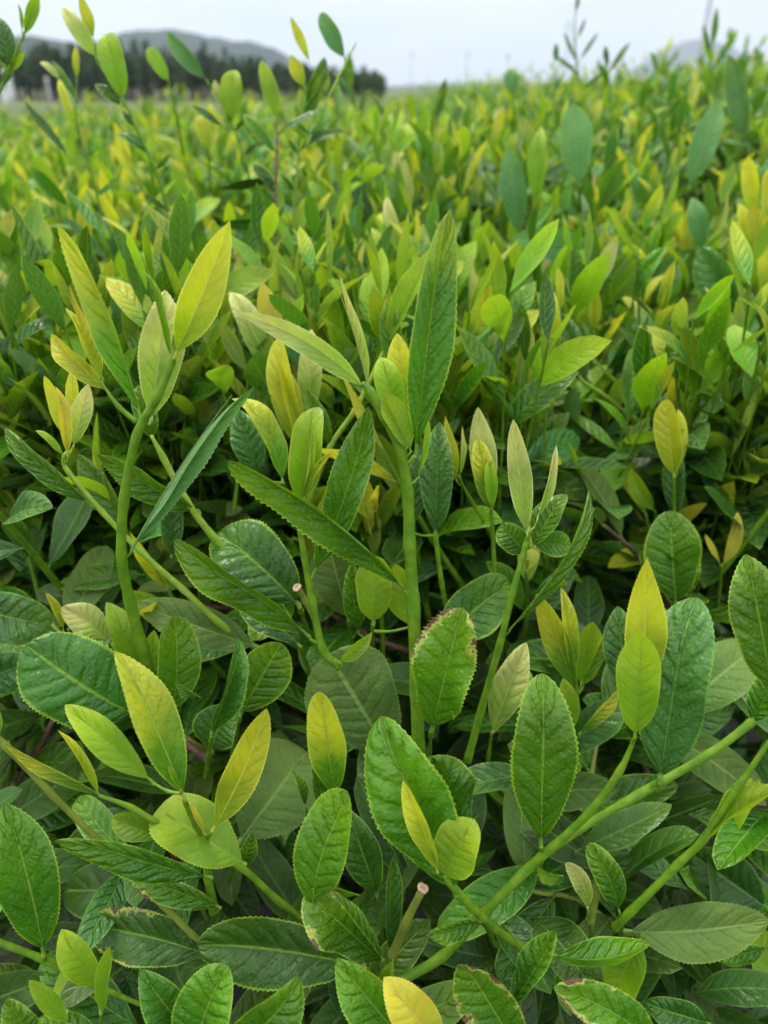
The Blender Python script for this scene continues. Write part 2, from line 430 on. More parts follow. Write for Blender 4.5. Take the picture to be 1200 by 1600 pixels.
# ------------------------------------------------------------------ foreground shoots, each where it grows
BUSY = []       # where foreground leaves are, so that the field's shoots do not grow in front of them
lseed = [0]
def stem_depth(stem, x, y):
    best = None
    for a, b in zip(stem[:-1], stem[1:]):
        ab = (b[0] - a[0], b[1] - a[1]); q = ab[0] ** 2 + ab[1] ** 2
        t = max(0, min(1, ((x - a[0]) * ab[0] + (y - a[1]) * ab[1]) / max(q, 1e-6)))
        dx, dy = a[0] + t * ab[0] - x, a[1] + t * ab[1] - y
        e = dx * dx + dy * dy
        if best is None or e < best[0]: best = (e, a[2] + t * (b[2] - a[2]))
    return best[1]
def leaf_at(root, origin, d, bx, by, tx, ty, w, mat, roll=0, fold=14, bow=0, arch=0.06, dd=None, sh='leaf', tw=0, p=None,
            teeth=34, wave=0.02, cup=0, name='leaf', label=None, hook=0, tooth=0.02):
    lseed[0] += 1
    px_m = d / FPX
    Lp = math.hypot(tx - bx, ty - by)
    if dd is None: dd = -0.25 * (by - ty) * px_m
    pa, pb = P(bx, by, d), P(tx, ty, d + dd)
    px, py = (ty - by) / Lp, -(tx - bx) / Lp
    mx, my = (bx + tx) / 2 + 2 * bow * px, (by + ty) / 2 + 2 * bow * py
    pm = P(mx, my, d + dd / 2)
    nn = (EYE - pm).normalized()
    pm = pm + nn * (arch * 2 * Lp * px_m)
    if p is None: p = {'green': .085, 'blue': .10, 'grad': .045, 'gradgreen': .08, 'pale': .055, 'mature': .028, 'deep': .04, 'olive': .018}.get(mat.split('_')[0], 0.012)
    big = Lp > 90 and d < 0.6
    rr = random.Random(lseed[0] * 7 + 1)
    if d > .5: w *= .88
    tw += rr.uniform(-26, 26); fold += rr.uniform(2, 14); arch += rr.uniform(-.03, .05)
    if not hook: hook = rr.uniform(-.15, .10)
    wave += rr.uniform(0, .03)
    w *= .88 if sh != 'oval' and sh != 'round' else .95
    roll += rr.uniform(-12, 12)
    v, u, f = blade(pa, pm, pb, nn, w * px_m, sh, nu=40 if big else 24, nv=12 if big else 6, roll=roll, twist=tw, fold=fold, pucker=p,
                    wave=wave, teeth=teeth if big else (14 if d < .6 else 0), tooth=tooth, cup=cup, seed=lseed[0], hook=hook)
    me = make_mesh(name, v - np.array(origin), u, f, [MAT[mat]])
    o = link(name, me, root)
    if label: o['label'] = label
    BUSY.append(((bx + tx) / 2, (by + ty) / 2, d, Lp / 2))
    return o
def stem_at(root, origin, stem, rad, mat, name='stem', knob=0.2, taper=True):
    pts = [P(*s) for s in stem]
    n = len(stem)
    rads = [(rad[0] + (rad[1] - rad[0]) * i / (n - 1)) * .68 * stem[i][2] / FPX for i in range(n)]
    if taper: rads[-1] *= 0.5
    v, u, f, _, _ = tube(pts, rads, 12, 7, knob=knob)
    return link(name, make_mesh(name, v - np.array(origin), u, f, [MAT[mat]]), root)
def shoot(label, stem, rad, leaves, smat='stem', cat='tea shoot', name='tea_shoot', group=None, twigs=()):
    o3 = P(*stem[0])
    root = tag(empty(name, o3), label, cat, group)
    stem_at(root, o3, stem, rad, smat)
    for st, rd in twigs: stem_at(root, o3, st, rd, smat, 'side_stem')
    for a in leaves:
        kw = dict(a[6]) if len(a) > 6 else {}
        d = kw.pop('d', None)
        dz = kw.pop('dz', 0.0)
        if d is None:
            allst = [stem] + [t[0] for t in twigs]
            d = min((((a[0] - q[0]) ** 2 + (a[1] - q[1]) ** 2), stem_depth(s_, a[0], a[1])) for s_ in allst for q in s_)[1]
        leaf_at(root, o3, d + dz, *a[:6], **kw)
        near = None      # short stalk to the closest point of the stem
        for st in [stem] + [t[0] for t in twigs]:
            for s0, s1 in zip(st[:-1], st[1:]):
                ab = (s1[0] - s0[0], s1[1] - s0[1]); q = ab[0] ** 2 + ab[1] ** 2
                t_ = max(0, min(1, ((a[0] - s0[0]) * ab[0] + (a[1] + 8 - s0[1]) * ab[1]) / max(q, 1e-6)))
                c_ = [s0[i] + t_ * (s1[i] - s0[i]) for i in range(3)]
                e_ = math.hypot(c_[0] - a[0], c_[1] - a[1])
                if near is None or e_ < near[0]: near = (e_, c_)
        if 4 < near[0] < 60:
            A_, B_ = P(*near[1]), P(a[0], a[1], d + dz)
            M_ = (A_ + B_) / 2 + Vector((0, 0, -.0015))
            r_ = max(.0005, a[4] * d / FPX * .035)
            v, u, f, _, _ = tube([A_, M_, B_], [r_ * 1.5, r_ * 1.1, r_], 7, 4)
            link('leaf_stalk', make_mesh('leaf_stalk', v - np.array(o3), u, f, [MAT[smat]]), root)
    d0 = stem[len(stem) // 2][2]
    if .5 < d0 < .95 and len(stem) > 3:      # small side leaves up the stem
        sr = random.Random(int(stem[0][0]) + 5)
        for k in range(5):
            i = sr.randrange(len(stem) - 2); t_ = sr.random()
            c_ = [stem[i][j] + t_ * (stem[i + 1][j] - stem[i][j]) for j in range(3)]
            L_ = sr.uniform(20, 40) / d0 * .65; an = (1 if k % 2 else -1) * R(sr.uniform(18, 55))
            leaf_at(root, o3, c_[2], c_[0], c_[1], c_[0] + L_ * math.sin(an), c_[1] - L_ * math.cos(an), L_ * .34,
                    sr.choice(['green', 'lime', 'green', 'deep', 'bluepale']), roll=sr.uniform(-40, 40), fold=18)
    return root
def single(label, leaf, d, smat='stem', cat='tea leaf', drop=60, extra=(), rad=None):
    """one or a few leaves on a short twig that goes down into the bush"""
    if rad is None: rad = (min(6.5, 2.3 / d), min(4.5, 1.6 / d))
    bx, by, tx, ty = leaf[:4]
    L = math.hypot(tx - bx, ty - by)
    ex, ey = bx - (tx - bx) / L * drop * 0.4, by - (ty - by) / L * drop * 0.4
    stem = [(ex, ey + drop * 0.7, d + 0.06), ((ex + bx) / 2, (ey + by) / 2 + drop * .3, d + 0.03), (bx, by, d)]
    return shoot(label, stem, rad, [leaf] + list(extra), smat, cat, 'leafy_twig')
def cut_stub(label, stem, rad, smat='stemolive'):
    o3 = P(*stem[0])
    root = tag(empty('cut_stem', o3), label, 'cut stem')
    stem_at(root, o3, stem, rad, smat, taper=False)
    a, b = P(*stem[-2]), P(*stem[-1])
    t = (b - a).normalized(); r = rad[1] * stem[-1][2] / FPX
    rim = []
    e = t.orthogonal().normalized(); g = t.cross(e)
    rs = np.random.RandomState(int(stem[0][0]))
    vs, fs = [], []
    for ring, (rr, hh) in enumerate(((1.06, -0.35), (1.12, 0.05), (0.9, 0.16), (0.35, 0.10), (0.0, 0.06))):
        for k in range(12):
            q = 2 * math.pi * k / 12
            j = 1 + 0.08 * rs.randn()
            vs.append(b + (e * math.cos(q) + g * math.sin(q)) * r * rr * j + t * r * (hh + 0.05 * rs.randn()))
    for ring in range(4):
        for k in range(12):
            k2 = (k + 1) % 12
            fs.append((ring * 12 + k, ring * 12 + k2, ring * 12 + 12 + k2, ring * 12 + 12 + k))
    me = make_mesh('cut_end', np.array([list(v - o3) for v in vs]), np.full((60, 2), .5), fs, [MAT['wood'], MAT['cut']],
                   [0] * 12 + [1] * 36)
    link('cut_end', me, root)
    return root
D = dict

# --- the tall shoots in focus
shoot('tall curving tea shoot left of centre topped by a big yellow serrated leaf',
  [(240, 1075, .42), (222, 1010, .405), (203, 940, .39), (190, 870, .375), (194, 780, .36), (214, 680, .345), (246, 620, .335), (268, 565, .33), (274, 520, .327)], (13.5, 8),
  [(272, 560, 360, 345, 74, 'yellow', D(roll=12, fold=10, bow=-3, sh='lance', name='tip_leaf', dz=-.002)),
   (268, 560, 232, 415, 30, 'lime', D(fold=58, roll=25, sh='lance', name='bud', bow=2)),
   (219, 655, 104, 352, 70, 'grad', D(roll=-30, fold=42, bow=-10, sh='leaf', label='long folded green leaf turning yellow to its tip', hook=.06, tw=-25)),
   (236, 660, 262, 450, 82, 'pale', D(roll=12, fold=22, p=.07, dz=.012, label='pale puckered leaf behind the stem')),
   (206, 862, 383, 592, 62, 'bluepale', D(roll=38, fold=48, bow=8, arch=.02, p=.05, dd=-.02, tooth=.035, label='rolled blue green leaf with nibbled tip')),
   (168, 612, 76, 522, 52, 'yellow', D(roll=-20, fold=30, sh='leaf', dd=.0)),
   (158, 600, 108, 475, 46, 'yellow', D(roll=35, fold=25, dz=.004, sh='lance')),
   (160, 590, 103, 450, 24, 'orange', D(roll=40, fold=45, dz=.006, sh='lance', hook=.10))],
  twigs=[([(214, 660, .347), (185, 635, .345), (160, 600, .342)], (6.5, 4.5))])
shoot('tallest thick green tea shoot in the centre with a big upright leaf at its top',
  [(654, 1175, .40), (651, 1080, .392), (646, 950, .38), (640, 850, .368), (637, 770, .357), (624, 700, .345), (600, 650, .338), (578, 612, .333), (566, 598, .331)], (15.5, 10),
  [(574, 612, 372, 489, 52, 'pale', D(roll=-30, fold=26, bow=-17, sh='lance', dd=-.015, name='tip_leaf', tw=20)),
   (576, 606, 523, 437, 32, 'pale', D(roll=35, fold=50, bow=-4, sh='lance', name='bud')),
   (650, 712, 697, 330, 86, 'gradgreen', D(roll=14, fold=24, bow=4, p=.08, sh='leaf', dz=-.002, label='large upright green leaf with yellow tip')),
   (643, 705, 598, 615, 56, 'lime', D(roll=30, fold=22, dz=-.003)),
   (632, 922, 356, 720, 78, 'green', D(roll=-52, fold=34, bow=-20, arch=.02, dd=-.05, p=.03, tooth=.045, sh='oval', label='thick curled leaf with a strongly toothed edge')),
   (655, 745, 668, 640, 22, 'lime', D(roll=60, fold=40, dz=.004)),
   (636, 700, 645, 640, 18, 'yellow', D(roll=30, fold=50, dz=.006))])
shoot('middle tea shoot with curled pale bud left of the thick central stem',
  [(532, 1042, .40), (505, 1015, .395), (488, 940, .385), (476, 870, .375), (466, 805, .368), (468, 785, .365)], (10, 6.5),
  [(468, 792, 490, 632, 62, 'lime', D(roll=10, fold=18, dz=.006, sh='oval')),
   (472, 785, 489, 660, 26, 'lime', D(roll=40, fold=50, sh='lance')),
   (476, 782, 522, 704, 26, 'yellow', D(roll=45, fold=48, bow=13, sh='lance', name='bud', hook=.1)),
   (488, 900, 578, 638, 74, 'green', D(roll=-14, fold=24, bow=-8, p=.07, dz=-.002, sh='leaf')),
   (484, 998, 262, 860, 78, 'green', D(roll=-40, fold=28, bow=-12, dd=-.03, sh='oval', label='broad lime leaf folded along its midrib', p=.012, tw=12)),
   (530, 1037, 584, 990, 30, 'lime', D(roll=15, fold=20, sh='lance', dz=-.005))])
shoot('slender tea shoot right of centre with pale tip and an edge on serrated leaf',
  [(730, 1190, .42), (752, 1110, .41), (780, 1010, .395), (803, 920, .385), (822, 850, .378), (830, 828, .375)], (9, 5.5),
  [(824, 838, 800, 657, 44, 'pale', D(roll=5, fold=18, p=.07, sh='leaf', dz=-.002)),
   (840, 812, 873, 694, 30, 'pale', D(roll=35, fold=42, sh='lance', name='bud')),
   (830, 855, 882, 768, 56, 'green', D(roll=-15, fold=15, dz=.006, p=.01)),
   (797, 985, 942, 771, 44, 'green', D(roll=72, fold=16, bow=-8, dd=-.02, tooth=.045, sh='leaf', tw=-8)),
   (822, 865, 782, 820, 50, 'green', D(roll=0, fold=10, dz=.014, p=.01, sh='oval')),
   (833, 850, 895, 850, 44, 'green', D(roll=0, fold=10, dz=.02, p=.01, sh='oval'))])
shoot('long thick green branch rising to the right edge with two large dark leaves',
  [(610, 1540, .40), (690, 1495, .395), (755, 1428, .385), (820, 1362, .378), (880, 1312, .372), (1000, 1240, .362), (1100, 1183, .355), (1172, 1130, .35), (1230, 1075, .345)], (11.5, 9),
  [(845, 1322, 851, 1064, 98, 'green', D(roll=4, fold=9, sh='oval', p=.03, dd=-.03, label='upright dark green oval leaf with yellow rim', dz=-.004, tooth=.03)),
   (1030, 1222, 1076, 938, 112, 'blue', D(roll=-6, fold=12, sh='oval', p=.06, dd=-.03, label='large puckered blue green leaf')),
   (1172, 1130, 1222, 1050, 60, 'green', D(roll=-15, fold=15)),
   (1208, 1085, 1168, 868, 104, 'green', D(roll=10, fold=14, p=.07, sh='leaf', label='puckered green leaf at the right edge'))],
  twigs=[([(845, 1348, .376), (850, 1330, .373), (845, 1318, .370)], (5, 4)), ([(1010, 1235, .361), (1022, 1225, .358), (1030, 1215, .355)], (5, 4))])
shoot('green side shoot ending in a yellow pair of leaves before a large blue green leaf',
  [(815, 1366, .379), (862, 1325, .369), (920, 1270, .358), (968, 1205, .347), (993, 1150, .34)], (10, 7.5),
  [(1008, 1085, 1007, 869, 70, 'yellow', D(roll=10, fold=12, sh='lance', dz=.004, p=.02, name='tip_leaf')),
   (992, 1152, 1004, 989, 72, 'lime', D(roll=8, fold=16, sh='oval', dz=-.005, p=.01))])
shoot('yellow tea shoot tip at the right edge of the photo',
  [(1225, 1075, .36), (1212, 1040, .355)], (6, 4), [(1212, 1045, 1200, 978, 34, 'yellow', D(roll=10)), (1216, 1045, 1235, 960, 34, 'lime', D(roll=20, dz=.004))])
shoot('straight green branch in the lower right corner with an edge on leaf',
  [(960, 1450, .395), (985, 1425, .385), (1060, 1350, .37), (1100, 1310, .362), (1150, 1235, .35), (1225, 1125, .335)], (9.5, 8),
  [(1097, 1316, 1222, 1232, 66, 'lime', D(roll=-48, fold=20, bow=10, dd=-.02))])
shoot('low shoot at bottom centre with two small yellow leaves over a large crinkled leaf',
  [(822, 1486, .40), (775, 1452, .385), (735, 1415, .37), (697, 1372, .36), (688, 1355, .357)], (10.5, 9),
  [(684, 1365, 628, 1222, 48, 'yellow', D(roll=-20, fold=26, sh='leaf', dz=-.014, bow=-4)),
   (694, 1372, 736, 1282, 84, 'lime', D(roll=10, fold=16, sh='oval', dz=-.016, p=.008, cup=.1)),
   (712, 1398, 584, 1134, 132, 'green', D(roll=-6, fold=12, bow=-8, sh='oval', p=.075, dz=-.002, dd=-.02, label='large crinkled green leaf')),
   (728, 1300, 664, 1180, 112, 'green', D(roll=10, fold=18, sh='oval', p=.05, dz=.018, cup=-.35, wave=.05, label='rounded leaf curling over backwards'))])
shoot('lower left shoot with one tall yellow leaf and a small orange bud',
  [(335, 1425, .40), (325, 1370, .385), (322, 1320, .372), (318, 1296, .366)], (11, 7),
  [(330, 1300, 416, 1104, 66, 'yellow', D(roll=-14, fold=18, bow=-8, sh='leaf', dz=-.004, p=.012)),
   (322, 1304, 276, 1240, 22, 'orange', D(roll=30, fold=45, sh='lance', dz=-.006, name='bud')),
   (385, 1352, 246, 1262, 102, 'lime', D(roll=10, fold=6, sh='round', d=.374, dd=.0, p=.006, label='flat oval lime leaf')),
   (332, 1372, 95, 1300, 66, 'green', D(roll=-38, fold=20, bow=6, d=.366, dd=-.02, tooth=.035, tw=10)),
   (345, 1418, 192, 1362, 56, 'green_worn', D(roll=-20, fold=18, d=.386, dd=.0))])
shoot('yellow green shoot in front of the tall left stem, its leaf pointed and bronzed',
  [(330, 1330, .385), (305, 1290, .365), (290, 1255, .35), (286, 1240, .345)], (6, 5),
  [(290, 1250, 188, 1014, 84, 'grad', D(roll=10, fold=14, bow=-2, sh='leaf', p=.015, label='pointed yellow leaf with bronze tint', dz=-.012)),
   (238, 1222, 100, 1098, 62, 'lime', D(roll=-18, fold=20, d=.352, dd=.0, p=.02)),
   (282, 1235, 262, 1195, 16, 'lime', D(roll=20, fold=40, dz=-.016, name='bud'))],
  twigs=[([(286, 1240, .347), (262, 1236, .35), (238, 1222, .352)], (4, 4))])
single('big glossy dark leaf lying left of the tall stem base', (212, 1118, 46, 1010, 138, 'deep', D(roll=-4, fold=6, sh='oval', bow=6, dd=-.02, p=.035, arch=.12, cup=-.12)), .385)
shoot('olive green branch running diagonally across the lower left',
  [(322, 1482, .41), (240, 1400, .395), (160, 1320, .38), (80, 1240, .36), (8, 1165, .34), (-25, 1130, .33)], (7.5, 7), [(0, 1155, -50, 1080, 50, 'lime', D(roll=0))], 'stemolive')
shoot('thin green branch above the olive one with two narrow leaves',
  [(505, 1462, .42), (440, 1412, .405), (372, 1352, .39), (270, 1300, .373), (205, 1262, .362), (155, 1243, .355)], (8.5, 6.5),
  [(160, 1246, -5, 1164, 36, 'grad', D(roll=-45, fold=35, bow=-5, sh='lance', dd=-.02)),
   (156, 1243, 95, 1138, 30, 'yellow', D(roll=25, fold=40, sh='lance')),
   (252, 1308, 172, 1280, 44, 'lime', D(roll=0, fold=10, dz=.008, sh='oval')),
   (378, 1362, 395, 1300, 34, 'green', D(roll=20, dz=.01))])
shoot('bright green upright leaf on a branch at the lower left edge',
  [(-30, 1462, .35), (70, 1500, .365), (140, 1535, .38), (225, 1572, .395)], (8, 8),
  [(68, 1492, 8, 1257, 106, 'green', D(roll=6, fold=12, sh='leaf', p=.02, dz=-.004, bow=-6))])

# --- leaves and small shoots between them
single('pale olive leaf turned underside out below the middle shoot', (615, 1190, 515, 1022, 150, 'olive', D(roll=0, fold=8, sh='round', dd=.0, p=.012, cup=-.15)), .415)
single('upright dark leaf with a torn browned tip right of the thick stem', (674, 1142, 722, 950, 108, 'green_worn', D(roll=-8, fold=22, sh='oval', dd=-.03, p=.03, wave=.07, tooth=.04)), .39)
single('broad lime leaf behind the torn leaf tip', (686, 1012, 799, 912, 92, 'green', D(roll=0, fold=12, sh='oval', p=.01, dd=.02, bow=8)), .43)
single('single lime leaf standing between the two central stems', (582, 975, 588, 868, 62, 'lime', D(fold=12, sh='oval', p=.006)), .41, extra=[(586, 972, 560, 900, 26, 'yellow', D(roll=40, dz=.01)), (640, 980, 620, 880, 60, 'lime', D(dz=.012, p=.01)), (560, 990, 545, 880, 50, 'green', D(dz=.02))])
single('large dull grey green leaf behind the tall yellow leaf', (372, 1318, 480, 1172, 150, 'olive', D(roll=0, fold=8, sh='round', dd=.02, p=.012)), .425)
single('upright bronze green leaf under the pale olive leaf', (524, 1248, 500, 1078, 62, 'grad', D(roll=6, fold=18, sh='oval', dd=-.03, p=.02)), .385, extra=[(512, 1282, 488, 1178, 40, 'green', D(roll=15, dz=-.004))])
single('small curled green leaf with a browned stalk', (358+120, 1260, 462, 1205, 26, 'green', D(roll=30, fold=30, hook=-.2)), .40)
single('dark green leaf with pale rim leaning right at bottom centre', (487, 1420, 553, 1238, 96, 'green', D(roll=-12, fold=12, bow=14, sh='oval', p=.012, dz=-.01)), .375)
single('drooping green leaf behind the leaning dark leaf', (590, 1400, 545, 1270, 70, 'deep', D(roll=-10, fold=14)), .40)
single('leaf with a crumpled brown end at bottom centre', (600, 1505, 480, 1395, 86, 'green_worn', D(roll=-10, fold=24, sh='round', p=.05, wave=.09, cup=.2, dd=-.01)), .375, extra=[(600, 1500, 520, 1395, 36, 'green', D(roll=40, fold=40, dz=-.012)), (560, 1400, 490, 1375, 40, 'lime', D(roll=-60, fold=20, dz=-.01, hook=.2))])
single('wide dark leaf with a straight midrib, edge folded, in the lower left centre', (570, 1512, 312, 1474, 112, 'deep', D(roll=-12, fold=12, sh='oval', bow=-8, dd=.0)), .40, 'stemolive')
single('dark leaf with a dry brown margin at lower left', (325, 1492, 134, 1446, 92, 'deep_worn', D(roll=0, fold=14, sh='oval', wave=.06, dd=.01, bow=-6)), .405, 'stemolive')
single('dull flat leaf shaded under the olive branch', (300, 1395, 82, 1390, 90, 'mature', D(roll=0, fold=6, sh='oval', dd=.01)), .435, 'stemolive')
single('serrated green leaf at the bottom edge pointing up right', (345, 1655, 468, 1533, 104, 'green', D(roll=6, fold=14, sh='leaf', bow=-10, dd=-.01, p=.03)), .345)
single('puckered green leaf at the bottom edge left of the right pointing leaf', (300, 1650, 352, 1512, 104, 'green', D(roll=-6, fold=14, sh='oval', p=.045, bow=4)), .355)
single('triangular dark leaf at the bottom edge', (300, 1625, 221, 1521, 80, 'deep', D(roll=-10, fold=22, sh='leaf', dd=-.02)), .365)
single('green leaf at the bottom edge left of the orange tip', (640, 1640, 526, 1500, 92, 'green', D(roll=0, fold=16, sh='leaf', p=.02)), .35)
single('orange yellow leaf at the bottom edge centre', (690, 1640, 604, 1532, 80, 'orange', D(roll=8, fold=14, sh='leaf', p=.012)), .33, extra=[(614, 1500, 600, 1552, 34, 'lime', D(roll=20, fold=30, d=.345))])
single('blotched green leaf at the bottom edge right of centre', (815, 1650, 718, 1490, 104, 'green_worn', D(roll=0, fold=12, sh='leaf', p=.03)), .355)
single('variegated leaf with yellow blotches at the bottom edge', (1035, 1640, 860, 1541, 84, 'green_worn', D(roll=8, fold=14, sh='leaf', bow=-12, p=.04)), .34)
single('small folded lime leaf at the bottom left', (158, 1585, 178, 1474, 42, 'lime', D(roll=-18, fold=30)), .35, extra=[(108, 1600, 46, 1530, 36, 'lime', D(roll=10, fold=20)), (150, 1545, 95, 1456, 60, 'lime', D(roll=0, fold=12, dz=.015)), (60, 1640, 10, 1560, 60, 'green', D(dz=.01)), (160, 1650, 60, 1590, 70, 'green', D(dz=-.01))])
single('folded green leaf standing right of the blotched leaf', (800, 1570, 874, 1456, 66, 'green', D(roll=-25, fold=24, sh='leaf', dd=-.01)), .37)
single('glossy dark leaf arched over with a bright rim at lower right', (862, 1490, 1018, 1472, 78, 'green', D(roll=-38, fold=20, arch=.1, bow=-18, dd=-.01, sh='leaf', p=.01)), .37)
single('lime leaf hanging down under the arched dark leaf', (1002, 1462, 950, 1570, 76, 'lime', D(roll=8, fold=8, sh='oval', dd=.01, p=.008)), .385, drop=10)
single('wide pale green leaf turned underside out at lower right', (975, 1455, 1198, 1436, 100, 'olive', D(roll=10, fold=6, sh='leaf', bow=-8, dd=.01, p=.008)), .40)
single('small upright oval leaf beside the cut stem', (968, 1425, 922, 1322, 48, 'green', D(roll=10, fold=14, sh='oval', bow=-6)), .385)
single('small curled pale lime leaf left of the cut stem', (918, 1420, 882, 1345, 34, 'pale', D(roll=15, fold=26, bow=-10, sh='oval')), .38, extra=[(880, 1370, 838, 1362, 40, 'lime', D(roll=-50, fold=20, hook=-.2))])
single('dark folded leaf hanging below the side shoot at bottom centre', (752, 1440, 666, 1462, 46, 'green', D(roll=-30, fold=24, dd=-.01)), .375)
single('narrow dark leaf standing beside the cut stem at bottom centre', (608, 1490, 610, 1335, 46, 'deep', D(roll=30, fold=30, dd=.0)), .40)
cut_stub('cut green stem with a pink brown end at bottom centre', [(612, 1495, .40), (635, 1440, .385), (661, 1388, .37)], (11, 8.5))
cut_stub('short cut stem standing at lower right', [(922, 1440, .40), (930, 1400, .39), (937, 1362, .38)], (10, 9))
cut_stub('small cut stem beside the middle shoot', [(492, 965, .41), (478, 940, .405), (464, 918, .395)], (8, 7))

single('oval lime leaf seen from behind near the tall stem base', (268, 1115, 270, 962, 74, 'green', D(fold=10, sh='oval', p=.008, roll=8, bow=-8)), .42)
single('lime leaf leaning right beside the folded serrated leaf', (375, 1118, 440, 1002, 84, 'green', D(roll=0, fold=10, sh='oval', p=.008)), .41)
single('deep folded serrated leaf with dark inner side', (330, 1150, 380, 1004, 72, 'deep', D(roll=25, fold=42, sh='leaf', p=.02, tooth=.04)), .395, extra=[(330, 1175, 372, 1110, 90, 'deep', D(roll=-20, fold=20, dz=.01, bow=10)), (312, 1090, 275, 1065, 30, 'green', D(roll=-40, fold=30))])
single('pale lime leaf behind the base of the tall left stem', (232, 1085, 172, 938, 56, 'lime', D(roll=20, fold=18)), .425, extra=[(236, 1085, 240, 985, 40, 'lime', D(roll=-20, dz=.01))])
single('pale short leaf between dark leaves near the left edge', (170, 1005, 96, 950, 58, 'pale', D(roll=0, fold=14, bow=-6)), .43, extra=[(100, 985, 74, 925, 22, 'yellow', D(roll=40, fold=40))])
single('puckered green leaf coming in from the left edge', (-60, 945, 78, 980, 92, 'blue', D(roll=0, fold=12, p=.05, sh='oval')), .39, extra=[(-40, 1000, 45, 1010, 34, 'lime', D(roll=-30, fold=40, dz=-.01)), (-50, 1070, 60, 1030, 80, 'blue', D(roll=10, dz=.01))])
single('grey green leaf lying behind the light diagonal stem', (405, 1012, 218, 948, 80, 'olive', D(roll=-12, fold=10, sh='leaf', dd=.0)), .44)
single('large dark leaf under the light green stem left of centre', (468, 948, 332, 826, 112, 'deep', D(roll=0, fold=10, sh='oval', dd=.0, bow=-6)), .425)
single('dark leaf under the folded lime leaf', (470, 1010, 370, 920, 70, 'deep', D(roll=10, fold=14, dd=.02)), .44)
single('grey green leaf behind the middle shoot', (545, 968, 512, 845, 80, 'olive', D(roll=0, fold=8, sh='oval')), .45)
shoot('long light green stem sloping down from the left, narrow leaves at top',
  [(410, 1018, .45), (345, 975, .435), (285, 920, .425), (220, 862, .415), (160, 800, .405), (105, 735, .395), (98, 712, .39)], (8, 5),
  [(142, 788, 2, 668, 44, 'green', D(roll=-35, fold=25, bow=5, dd=-.01)),
   (106, 712, 94, 600, 28, 'orange', D(roll=20, fold=24, sh='lance')),
   (100, 712, 56, 670, 20, 'lime', D(roll=10, fold=40, name='bud')),
   (114, 700, 138, 600, 36, 'pale', D(roll=-10, dz=.02)),
   (108, 690, 75, 588, 30, 'yellow', D(roll=-10, dz=.025)), (118, 690, 112, 575, 26, 'yellow', D(roll=-10, dz=.03))], 'stemlime')
shoot('bright light green stem sloping behind the tall left shoot',
  [(415, 915, .44), (380, 888, .43), (330, 835, .42), (290, 780, .41), (255, 715, .40), (236, 680, .395)], (8.5, 7),
  [(312, 800, 163, 704, 58, 'green', D(roll=-40, fold=22, bow=8, dd=-.02, tooth=.05)),
   (240, 690, 215, 600, 44, 'green', D(roll=0, dz=.01)),
   (268, 872, 262, 752, 48, 'blue', D(roll=10, dz=.01))], 'stemlime', 'tea shoot')
shoot('thin pale stem leaning right behind the central shoot, its leaf bright green',
  [(480, 790, .50), (515, 700, .48), (555, 640, .47), (590, 570, .46), (612, 520, .455)], (6.5, 5),
  [(600, 548, 684, 388, 50, 'lime', D(roll=-15, fold=24, bow=6)), (520, 700, 480, 610, 30, 'green', D())], 'stemlime')
shoot('pair of upright yellow leaves close behind the central stem',
  [(700, 790, .46), (675, 730, .45), (648, 665, .43), (640, 640, .425)], (5, 4),
  [(645, 650, 618, 520, 56, 'yellow', D(roll=-10, fold=16, dz=.006)),
   (622, 655, 596, 555, 56, 'lime', D(roll=5, fold=16, dz=-.004)),
   (662, 640, 655, 522, 30, 'yellow', D(roll=10, fold=24, sh='oval')),
   (640, 640, 628, 590, 20, 'lime', D(roll=30, fold=40, name='bud'))])
shoot('cluster of yellow young leaves left of the central shoot',
  [(455, 800, .52), (462, 740, .50), (468, 680, .485)], (5, 4),
  [(464, 700, 428, 524, 52, 'yellow', D(roll=-8, fold=20, dz=-.004, sh='oval')),
   (472, 705, 438, 560, 40, 'yellow', D(roll=10, fold=20, dz=-.008)),
   (482, 668, 486, 510, 44, 'pale', D(roll=0, p=.06, dz=.01)),
   (430, 590, 362, 448, 60, 'pale', D(roll=5, fold=16, d=.53)),
   (440, 560, 408, 442, 48, 'orange', D(roll=0, d=.54)), (470, 540, 515, 490, 30, 'orange', D(roll=-50, d=.55))])
single('olive yellow curved leaf left of the middle shoot', (443, 755, 370, 610, 54, 'grad', D(roll=20, fold=26, bow=-12)), .43, extra=[(405, 745, 372, 640, 60, 'blue', D(dz=.03))])
shoot('dark puckered leaf pair on a straight green stem right of the central shoot',
  [(700, 960, .45), (690, 910, .44), (681, 840, .43), (680, 800, .425)], (6, 5),
  [(681, 842, 685, 658, 62, 'blue', D(roll=0, fold=18, p=.08)), (640, 830, 655, 700, 46, 'blue', D(roll=0, d=.45, p=.06))])
shoot('slim pair of yellow buds right of the big upright leaf',
  [(765, 830, .47), (735, 780, .45), (715, 742, .44)], (4, 3.5),
  [(714, 752, 692, 650, 26, 'yellow', D(roll=20, fold=30, sh='lance')), (719, 745, 722, 664, 18, 'pale', D(roll=40, fold=40, sh='lance'))])
shoot('group of pale puckered leaves on a thin stem beside the slender shoot',
  [(775, 960, .46), (772, 880, .445), (768, 800, .43), (766, 785, .425)], (5, 4),
  [(767, 792, 744, 638, 46, 'pale', D(roll=0, p=.08, dz=.012)), (770, 802, 746, 682, 44, 'grad', D(roll=-10, p=.06)), (769, 795, 765, 716, 26, 'lime', D(roll=20, fold=26, dz=-.004))])
